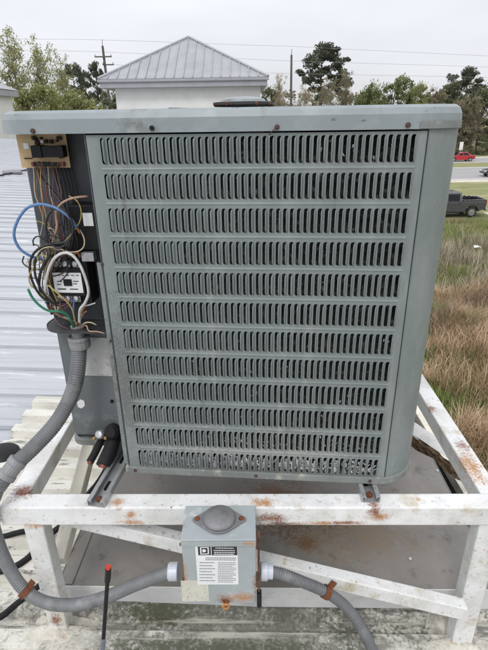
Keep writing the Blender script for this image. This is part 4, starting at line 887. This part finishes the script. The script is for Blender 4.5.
# hasp ring, side lever
hs_ = MB().box(0.006, 0.018, YF-0.004, YF+0.002, -0.006, 0.012).build('hasp_tab', M_rust, db, bevel=0.001)
MB().tube([(0.012+0.0075*math.cos(2*math.pi*i/20), YF-0.006, -0.004+0.0075*math.sin(2*math.pi*i/20)) for i in range(21)], 0.003, 8).build('hasp_ring', mat('orange_rust', RUSTL, 0.2, 60, 0.8, 0, 0.3, 200), db)
lv = MB().prism([(bw+0.004, YF+0.012, BH-0.010), (bw+0.004, YF+0.030, BH-0.010), (bw+0.004, YF+0.026, 0.075), (bw+0.004, YF+0.010, 0.030), (bw+0.004, YF-0.002, 0.032), (bw+0.004, YF+0.012, 0.08)], (0, 0, 0), (0.005, 0, 0)).build('switch_lever', M_rust, db, bevel=0.001)
MB().box(bw+0.001, bw+0.013, YF-0.012, YF+0.010, -0.004, 0.040).build('lever_grip', M_black, lv, bevel=0.003)
for z in (0.06, BH-0.04): MB().tube([(-bw-0.001, YF+0.02, z), (-bw-0.007, YF+0.02, z)], 0.004, 8).build('side_screw', M_rust, db)

# ================================================================== CONDUITS
s0 = LU(79, 329, .055); toW = lambda v: Vector((P0.x, P0.y, C-ZB))+UA*v.x+UB*v.y+Vector((0, 0, v.z))
top = toW(LU(79, 352, .072)); nut = toW(LU(79, 338, .078))
lend = PY(172, 571.5, 0.885)
pathA = [nut, top, toW(LU(77, 375, .05)), toW(LU(70, 398, .03)), PY(55, 424, 1.06), PY(32, 449, 1.02), PY(14, 466, 0.985), PY(-2, 487, 0.955), PY(-9, 512, 0.945), PY(-3, 540, 0.945), PY(9, 568, 0.935), PY(26, 591, 0.915), PY(48, 603, 0.90), PY(76, 604.5, 0.89), PY(106, 597, 0.885), PY(138, 583.5, 0.885), lend]
cA = thing('flexible_conduit', 'grey ribbed conduit looping from wiring corner down to the disconnect box', 'conduit', tuple(Vector((pathA[11].x, pathA[11].y, pathA[11].z))), 0, 'ribbed flexible conduits')
oA = Vector(cA.location); PA = [p-oA for p in pathA]
q = spline(PA, 0.01); half = len(q)//2
ribbed(MB(), PA[:8], 0.0205).build('upper_hose', M_conduit, cA, smooth=True)
ribbed(MB(), PA[7:], 0.0170).build('lower_hose', M_conduit2, cA, smooth=True)
# connector under the shelf
cz_ = Vector((0, 0, 1)); ax = (nut-top).normalized()
kn = nut-oA
MB().lathe([(0.017, 0.0), (0.017, 0.040), (0.014, 0.042)], kn-Vector((0, 0, 0.004)), cz_, 20).build('connector_thread', M_fit, cA)
MB().lathe([(0.022, -0.024), (0.0265, -0.022), (0.0275, -0.014), (0.0275, -0.002), (0.0255, -0.001), (0.0285, 0.0), (0.0285, 0.008), (0.026, 0.010)], kn-Vector((0, 0, 0.004)), cz_, 16).build('gland_nut', M_fit, cA, bevel=0.001)
# mid coupling at the far left
a, b = PA[6], PA[7]; d = (b-a).normalized()
MB().lathe([(0.020, -0.020), (0.0235, -0.018), (0.0235, -0.004), (0.0215, -0.002), (0.0215, 0.02), (0.024, 0.022), (0.024, 0.034), (0.020, 0.036)], a, d, 18).build('coupling', M_fit, cA)
# gland at the box, strap on the leg
lg = lend-oA
MB().lathe([(0.015, 0.012), (0.019, 0.012), (0.0225, 0.010), (0.0225, -0.010), (0.019, -0.014)], lg+Vector((0.004, 0, 0)), (1, 0, 0), 20).build('gland_nut', M_palefit, cA)
def strap(par, org, p, d, r, side, tabdir):
    d = d.normalized(); u = d.orthogonal().normalized(); w_ = d.cross(u); mb = MB(); vs = []
    for s in (-0.008, 0.008):
        for i in range(17):
            a = 2*math.pi*i/16; vs.append(p-org+d*s+(u*math.cos(a)+w_*math.sin(a))*r)
    mb.add(vs, [(i, i+1, 18+i, 17+i) for i in range(16)])
    t = tabdir.normalized(); s0_ = p-org+t*r
    mb.hexa([s0_-d*.008-side*.0015, s0_+d*.008-side*.0015, s0_+d*.008+t*.02-side*.0015, s0_-d*.008+t*.02-side*.0015], [s0_-d*.008+side*.0015, s0_+d*.008+side*.0015, s0_+d*.008+t*.02+side*.0015, s0_-d*.008+t*.02+side*.0015])
    return mb.build('strap', M_rust, par, solid=0.002)
strap(cA, oA, pathA[11], pathA[12]-pathA[10], 0.0190, Vector((0, 1, 0)), Vector((0.6, 0.1, 0.8)))
# right-hand conduit
rs_ = PY(264, 571, 0.885)
pathB = [rs_, PY(280, 573.5, 0.885), PY(303, 582, 0.885), PY(326, 592, 0.885), PY(345, 606, 0.88), PY(361, 627, 0.86), PY(373, 652, 0.84), PY(383, 685, 0.82), PY(392, 735, 0.80)]
cB = thing('flexible_conduit', 'short ribbed conduit leaving right side of disconnect box towards the camera', 'conduit', tuple(pathB[5]), 0, 'ribbed flexible conduits')
oB = Vector(cB.location); PB = [p-oB for p in pathB]
ribbed(MB(), PB, 0.0150, 0.0066).build('hose', M_conduit, cB, smooth=True)
MB().lathe([(0.021, -0.010), (0.0235, -0.008), (0.0235, 0.008), (0.019, 0.010), (0.019, 0.022)], PB[0], (1, 0, -0.08), 20).build('gland_nut', M_palefit, cB)
strap(cB, oB, pathB[3], pathB[4]-pathB[2], 0.0168, Vector((0, 1, 0)), Vector((0.55, 0.15, 0.8)))

# ================================================================== SMALL THINGS ON THE ROOF
M_red = mat('red_plastic', (0.55, 0.045, 0.02), 0.1, 20, 0.5)
M_bluegrey = mat('blue_grey_tube', (0.14, 0.17, 0.21), 0.2, 20, 0.5)
a = PY(108.5, 566, 0.80); b = PY(102.5, 652, 0.80); d = (b-a)/(a.z-b.z); bot = a+d*(a.z-zcoat(b.x))
rod = thing('marker_rod', 'thin dark upright rod with a red tip in front of the stand', 'rod', tuple(bot)); q = lambda f: (a-bot)*(1-f)
MB().tube([q(0.0), q(0.018)], 0.0052, 10).build('red_tip', M_red, rod); MB().tube([q(0.019), q(0.10)], 0.0068, 10).build('grip', M_black, rod)
MB().tube([q(0.101), q(0.50)], 0.0048, 10).build('upper_tube', M_blackr, rod); MB().tube([q(0.501), q(1.0)], 0.0056, 10).build('lower_tube', M_bluegrey, rod)
def onroof(px, py, h=0.03):
    p = PZ(px, py, -1.43)
    for _ in range(4): p = PZ(px, py, zcoat(p.x)-C+h)
    return p
def hose(label, pts, r, hs=0.04):
    q = spline([onroof(x, y, h) for x, y, h in pts], 0.012)
    return tag(MB().tube(q, r, 10).build('rubber_hose', M_blackr, smooth=True), label, 'hose', 'black hoses lying on the roof')
hose('black hose curling in from the left behind the left leg', [(-30, 540, .05), (0, 537, .05), (28, 531, .05), (46, 538, .05), (55, 552, .06), (64, 548, .1), (72, 532, .14), (78, 515, .2), (88, 497, .26)], 0.0095)
hose('black hose in the middle of the left edge, below the rail', [(-30, 572, .045), (0, 571, .045), (14, 567, .045), (28, 558, .045), (40, 545, .05), (52, 533, .06), (68, 520, .12), (80, 505, .2), (94, 488, .27)], 0.011)
hose('lowest black hose running from the left edge to the left leg', [(-30, 628, .045), (0, 617, .045), (14, 606, .04), (27, 596, .04), (40, 585, .04), (50, 575, .045)], 0.010)
hose('black hose rising under the wiring corner', [(78, 522, .16), (82, 508, .22), (92, 492, .28), (102, 478, .36), (110, 464, .44)], 0.012)
# black rubber boot at the left edge
bp_ = onroof(2, 468, .0); bt = thing('rubber_boot_cover', 'black domed rubber cap on the roof at the left edge behind conduit', 'roof cap', (bp_.x-0.02, bp_.y+0.06, bp_.z), 0)
MB().lathe([(0.085, 0), (0.088, 0.012), (0.08, 0.028), (0.066, 0.044), (0.04, 0.056), (0.015, 0.061), (0.001, 0.062)], (0, 0, 0), (0, 0, 1), 28).build('dome', M_black, bt, smooth=True)
MB().lathe([(0.105, 0.0), (0.105, 0.012), (0.09, 0.018)], (0, 0, 0), (0, 0, 1), 28).build('flange', M_rust, bt)
# thin cable lying on the far roof
a = PZ(-40, 184, -1.0); pts = []
for x, y in ((-60, 186), (0, 175.5), (12, 173), (28, 169.5), (60, 163)):
    p = PZ(x, y, -1.2)
    for _ in range(6): p = PZ(x, y, zroof(p.x)-C+0.04)
    pts.append(p)
cb = tag(MB().tube(spline(pts, 0.3), 0.018, 6).build('roof_cable', M_blackr), 'thin dark cable lying across white roof at far left', 'cable')
j = MB().tube([pts[2]-Vector((0.22, 0, -0.01)), pts[2]+Vector((0.22, 0.05, 0.02))], 0.06, 8).build('cable_joint', M_fit, cb)

# ================================================================== VEHICLES
M_tyre = mat('tyre', (0.018, 0.018, 0.019), 0.2, 10, 0.85); M_rim = mat('alloy_rim', (0.35, 0.36, 0.37), 0.1, 10, 0.35, 0.7); M_glass = mat('tinted_glass', (0.008, 0.009, 0.011), 0.05, 5, 0.12, spec=0.3)
M_chrome = mat('chrome_trim', (0.6, 0.6, 0.62), 0.05, 10, 0.2, 0.9); M_tail = mat('red_lamp', (0.30, 0.012, 0.012), 0.05, 10, 0.25); M_head = mat('clear_lamp', (0.7, 0.72, 0.75), 0.05, 10, 0.15)
def wheel(par, x, y, r, w_, sgn):
    wv = MB().lathe([(r*0.62, -w_/2), (r*0.92, -w_/2), (r, -w_*0.35), (r, w_*0.35), (r*0.92, w_/2), (r*0.62, w_/2)], (x, y, r), (0, 1, 0), 24).build('wheel', M_tyre, par)
    MB().lathe([(r*0.64, -w_*0.40), (r*0.64, -w_*0.53), (r*0.56, -w_*0.515), (r*0.3, -w_*0.505), (r*0.2, -w_*0.55), (0.002, -w_*0.55)], (x, y, r), (0, sgn, 0), 20).build('rim', M_rim, wv)
def side_poly(mb, pts, y0, y1): return mb.prism([(x, 0, z) for x, z in pts], (0, y0, 0), (0, y1, 0))
def greenhouse(par, lowp, highp, w0, w1, paint, name='cabin'):
    """trapezoid cab: lowp=(x0,x1,z) highp=(x0,x1,z)"""
    (a0, a1, z0), (b0, b1, z1) = lowp, highp
    mb = MB().hexa([(a0, -w0, z0), (a1, -w0, z0), (a1, w0, z0), (a0, w0, z0)], [(b0, -w1, z1), (b1, -w1, z1), (b1, w1, z1), (b0, w1, z1)])
    return mb.build(name, paint, par, bevel=0.06, seg=3)
def win(par, quad, name='window', off=0.012):
    c_ = [Vector(p) for p in quad]; n = (c_[1]-c_[0]).cross(c_[3]-c_[0]).normalized()
    return MB().hexa([p for p in c_], [p+n*off for p in c_]).build(name, M_glass, par)
def pickup(label, loc, rz, paint):
    t = thing('pickup_truck', label, 'pickup truck', loc, rz); hw = 0.97
    # x: front -2.9 ... tail +2.9 ; outline of the lower body with wheel arches
    def arch(cx, r, n=8): return [(cx+r*math.cos(math.pi*i/n), 0.42+r*math.sin(math.pi*i/n)) for i in range(n+1)]
    low = [(-2.85, 0.5), (-2.88, 0.95), (-2.75, 1.08), (-1.25, 1.16), (2.80, 1.16), (2.86, 0.62), (2.5, 0.52)]+arch(1.80, 0.50)+[(1.2, 0.42), (-1.2, 0.42)]+arch(-1.85, 0.50)+[(-2.5, 0.42)]
    bd = side_poly(MB(), low, -hw, hw).build('body', paint, t, bevel=0.03)
    greenhouse(t, (-1.35, 1.02, 1.155), (-0.62, 0.90, 1.88), hw-0.03, hw-0.18, paint)
    y = lambda z: -(hw-0.03-0.15*(z-1.155)/0.725)-0.004
    for x0, x1, xt0, xt1 in ((-1.02, -0.20, -0.58, -0.20), (-0.10, 0.78, -0.10, 0.76)):
        win(t, [(x0, y(1.24), 1.24), (x1, y(1.24), 1.24), (xt1, y(1.74), 1.74), (xt0, y(1.74), 1.74)])
        win(t, [(x1, -y(1.24), 1.24), (x0, -y(1.24), 1.24), (xt0, -y(1.74), 1.74), (xt1, -y(1.74), 1.74)])
    win(t, [(-1.28, 0.78, 1.24), (-1.28, -0.78, 1.24), (-0.70, -0.70, 1.80), (-0.70, 0.70, 1.80)], 'windscreen', 0.03)
    win(t, [(1.01, -0.7, 1.30), (1.01, 0.7, 1.30), (0.92, 0.64, 1.76), (0.92, -0.64, 1.76)], 'rear_window', 0.02)
    bed = MB(); bed.box(1.04, 2.84, -hw+0.01, -hw+0.10, 1.15, 1.34); bed.box(1.04, 2.84, hw-0.10, hw-0.01, 1.15, 1.34); bed.box(1.04, 1.12, -hw+0.10, hw-0.10, 1.15, 1.34)
    bed.build('bed_side', paint, t, bevel=0.015); MB().box(2.76, 2.86, -hw+0.10, hw-0.10, 0.75, 1.35).build('tailgate', paint, t, bevel=0.015)
    ld = MB(); rn = random.Random(8)
    for k in range(6): ld.box(1.3+k*0.2, 1.42+k*0.2, -0.6+0.1*k, 0.2+0.05*k, 1.17, 1.38+rn.uniform(0, .12))
    ld.build('bed_rack', M_black, t, bevel=0.01)
    MB().box(2.84, 3.0, -hw+0.05, hw-0.05, 0.48, 0.66).build('rear_bumper', M_chrome, t, bevel=0.03); MB().box(-3.02, -2.86, -hw, hw, 0.45, 0.68).build('front_bumper', M_chrome, t, bevel=0.03)
    for s in (-1, 1):
        MB().box(2.80, 2.875, s*(hw-0.08)-0.07, s*(hw-0.08)+0.085, 0.85, 1.25).build('tail_lamp', M_tail, t, bevel=0.01)
        MB().box(-2.90, -2.70, s*(hw-0.2)-0.16, s*(hw-0.2)+0.16, 0.82, 0.98).build('headlight', M_head, t, bevel=0.02)
        MB().box(-0.95, -0.80, s*(hw+0.08)-0.09, s*(hw+0.08)+0.09, 1.22, 1.42).build('mirror', M_black, t, bevel=0.03)
        for x in (-0.30, 0.72): MB().box(x, x+0.16, s*(hw+0.012)-0.012, s*(hw+0.012)+0.012, 1.05, 1.08).build('door_handle', M_black, t)
        for x in (-1.85, 1.80): wheel(t, x, s*(hw-0.12), 0.40, 0.26, 1 if s < 0 else -1)
        MB().box(-1.3, 1.25, s*(hw-0.02)-0.03, s*(hw-0.02)+0.03, 0.36, 0.42).build('side_step', M_black, t, bevel=0.01)
    return t
def sedan(label, loc, rz, paint):
    t = thing('parked_car' if False else 'car', label, 'car', loc, rz, 'cars on the highway'); hw = 0.88
    def arch(cx, r, n=8): return [(cx+r*math.cos(math.pi*i/n), 0.32+r*math.sin(math.pi*i/n)) for i in range(n+1)]
    low = [(-2.20, 0.38), (-2.26, 0.62), (-2.05, 0.78), (-1.0, 0.94), (1.55, 0.98), (2.18, 0.92), (2.24, 0.55), (2.1, 0.36)]+arch(1.38, 0.37)+[(0.9, 0.24), (-0.9, 0.24)]+arch(-1.36, 0.37)+[(-1.9, 0.3)]
    side_poly(MB(), low, -hw, hw).build('body', paint, t, bevel=0.05)
    greenhouse(t, (-1.05, 1.70, 0.93), (-0.30, 0.95, 1.44), hw-0.06, hw-0.24, paint)
    y = lambda z: -(hw-0.06-0.18*(z-0.93)/0.51)-0.004
    for x0, x1, xt0, xt1 in ((-0.80, 0.10, -0.28, 0.10), (0.18, 1.28, 0.18, 0.86)):
        win(t, [(x0, y(0.99), 0.99), (x1, y(0.99), 0.99), (xt1, y(1.36), 1.36), (xt0, y(1.36), 1.36)])
        win(t, [(x1, -y(0.99), 0.99), (x0, -y(0.99), 0.99), (xt0, -y(1.36), 1.36), (xt1, -y(1.36), 1.36)])
    win(t, [(-0.98, 0.68, 0.99), (-0.98, -0.68, 0.99), (-0.38, -0.58, 1.40), (-0.38, 0.58, 1.40)], 'windscreen', 0.03)
    win(t, [(1.62, -0.68, 1.0), (1.62, 0.68, 1.0), (1.05, 0.58, 1.39), (1.05, -0.58, 1.39)], 'rear_window', 0.03)
    for s in (-1, 1):
        MB().box(2.16, 2.25, s*0.66-0.18, s*0.66+0.18, 0.70, 0.86).build('tail_lamp', M_tail, t, bevel=0.02); MB().box(-2.24, -2.05, s*0.64-0.18, s*0.64+0.18, 0.60, 0.74).build('headlight', M_head, t, bevel=0.02)
        for x in (-1.36, 1.38): wheel(t, x, s*(hw-0.10), 0.32, 0.22, 1 if s < 0 else -1)
        MB().box(-0.75, -0.58, s*(hw+0.06)-0.07, s*(hw+0.06)+0.07, 0.95, 1.08).build('mirror', paint, t, bevel=0.02)
    return t
M_grey = mat('charcoal_car_paint', (0.085, 0.087, 0.098), 0.05, 2, 0.3, 0.3, coat=0.8); M_redp = mat('red_car_paint', (0.42, 0.018, 0.028), 0.05, 2, 0.3, 0.1, coat=0.8); M_dark = mat('dark_blue_car_paint', (0.03, 0.042, 0.05), 0.05, 2, 0.3, 0.3, coat=0.8)
p = PZ(485.0, 217, -C); pickup('charcoal grey pickup truck parked on the grass beside the unit', (p.x-2.95, p.y+0.9, 0.007), 0, M_grey)
p = PZ(473.2, 161.2, -C); sedan('red car passing on the far carriageway', (p.x-2.2, p.y+0.3, 0.013), 0, M_redp)
p = PZ(484, 177.0, -C); sedan('dark car entering at the right edge of the near carriageway', (p.x+2.2, p.y+0.6, 0.013), 0, M_dark)
# small white roadside box on a post by the red car
p = PZ(459.6, 156, -C); t = thing('roadside_sign', 'small white roadside sign on a post left of red car', 'sign', (p.x, p.y, 0)); pt = PY(459.6, 142, p.y).z
MB().tube([(0, 0, 0), (0, 0, pt-0.6)], 0.06, 8).build('post', M_steel, t); MB().box(-0.35, 0.35, -0.10, -0.06, pt-1.5, pt).build('sign_board', M_line, t, bevel=0.01)

# ================================================================== GRASS AND BRUSH
def blades(name, P, h0, h1, w_, lean, seed, material):
    rg = np.random.default_rng(seed); n = len(P); a = rg.random(n)*6.283; d = np.stack([np.cos(a), np.sin(a), np.zeros(n)], 1); s = np.stack([-np.sin(a), np.cos(a), np.zeros(n)], 1)
    lum = 0.5+0.28*np.sin(P[:, 0]*1.9+1.3*np.sin(P[:, 1]*1.1))+0.28*np.sin(P[:, 1]*2.3+1.7*np.sin(P[:, 0]*0.8+seed))
    h = (h0+(h1-h0)*rg.random(n)**1.4)*(0.45+0.85*np.clip(lum, 0, 1)); l = h*lean*(0.3+rg.random(n)); wd = w_*(0.6+0.8*rg.random(n))
    z = np.array([0, 0, 1.0])
    b = P; m1 = P+z*(h*.6)[:, None]+d*(l*.35)[:, None]; tp = P+z*(h*(1-.25*lean*rg.random(n)))[:, None]+d*l[:, None]
    V = np.stack([b-s*wd[:, None], b+s*wd[:, None], m1+s*(wd*.7)[:, None], m1-s*(wd*.7)[:, None], tp], 1).reshape(-1, 3)
    me = bpy.data.meshes.new(name); me.vertices.add(5*n); me.vertices.foreach_set('co', V.ravel())
    k = np.arange(n, dtype=np.int32)[:, None]*5; idx = np.concatenate([k+np.array([[0, 1, 2, 3]]), k+np.array([[3, 2, 4]])], 1).astype(np.int32)
    me.loops.add(7*n); me.loops.foreach_set('vertex_index', idx.ravel())
    ls = (np.arange(n)[:, None]*7+np.array([[0, 4]])).astype(np.int32).ravel(); me.polygons.add(2*n); me.polygons.foreach_set('loop_start', ls)
    me.update(calc_edges=True); me.validate()
    return link(name, me, material)
def scatter(n, y0, y1, seed, power=1.0, clump=0.0, nclump=0, keep=None):
    rg = np.random.default_rng(seed); y = y0+(y1-y0)*rg.random(n)**power; x = 1.3+rg.random(n)*(y*0.66+2.5-1.3)
    if nclump:
        cy = y0+(y1-y0)*rg.random(nclump)**power; cx = 1.3+rg.random(nclump)*(cy*.66+1.2); k = rg.integers(0, nclump, n); g2 = rg.normal(size=(n, 2))*clump; m_ = rg.random(n) < 0.82
        x = np.where(m_, np.maximum(cx[k]+g2[:, 0], 1.2), x); y = np.where(m_, cy[k]+g2[:, 1], y)
    P = np.stack([x, y, np.full(n, -0.02)], 1)
    return P[keep(P)] if keep else P
M_dry = mat('dry_grass', (0.52, 0.40, 0.275), 0.35, 0.5, 0.85, layers=[((0.30, 0.20, 0.12), 0.9, 0.50, 0.62, None), ((0.23, 0.23, 0.10), 0.45, 0.54, 0.62, None)], rand=[(0.42, 0.36, 0.32), (0.8, 0.75, 0.7), (1.0, 0.95, 0.9), (1.45, 1.45, 1.4)], trans=0.15, spec=0.2)
M_grn = mat('green_grass', (0.20, 0.255, 0.085), 0.3, 0.4, 0.85, rand=[(0.5, 0.55, 0.5), (1, 1, 1), (1.5, 1.3, 1.2)], trans=0.2, spec=0.2)
M_twg = mat('grey_brush', (0.40, 0.345, 0.27), 0.3, 0.5, 0.9, rand=[(0.45, 0.42, 0.4), (0.9, 0.9, 0.9), (1.4, 1.4, 1.4)], trans=0.1, spec=0.2)
tag(blades('dry_grass', scatter(90000, 5.0, 20.0, 1, 0.8, 0.55, 170, keep=lambda P: P[:, 0] > 2.9+0.20*P[:, 1]+0.8*np.sin(P[:, 1]*1.3)), 0.30, 1.05, 0.0085, 0.75, 1, M_dry), 'tall tan dry grass in the field right of the building', 'dry grass', kind='stuff')
tag(blades('green_grass', np.concatenate([scatter(46000, 3.5, 23.0, 2, 0.8, 0.75, 60), scatter(42000, 19, 36.2, 3), scatter(60000, 3.0, 15.0, 6, 0.8, keep=lambda P: P[:, 0] < 3.5+0.22*P[:, 1]+0.9*np.sin(P[:, 1]*1.3))]), 0.14, 0.50, 0.012, 0.5, 2, M_grn), 'green grass growing between dry clumps and up to the pickup', 'grass', kind='stuff')
tag(blades('grey_brush', scatter(26000, 16.0, 29.0, 4, 1.0, 0.8, 34), 0.3, 1.15, 0.008, 0.6, 3, M_twg), 'greyish brown dead brush between the dry grass and green grass', 'brush', kind='stuff')
p = PZ(477, 247, -C+0.3); tag(MB().add([(-.2, -.1, .0), (.18, -.14, .05), (.22, .12, .0), (-.16, .15, .07), (0.02, 0, .12)], [(0, 1, 4), (1, 2, 4), (2, 3, 4), (3, 0, 4)]).build('paper_scrap', M_line, solid=0.004), 'white scrap of litter lying in the green grass', 'litter').location = (p.x, p.y, 0.28)
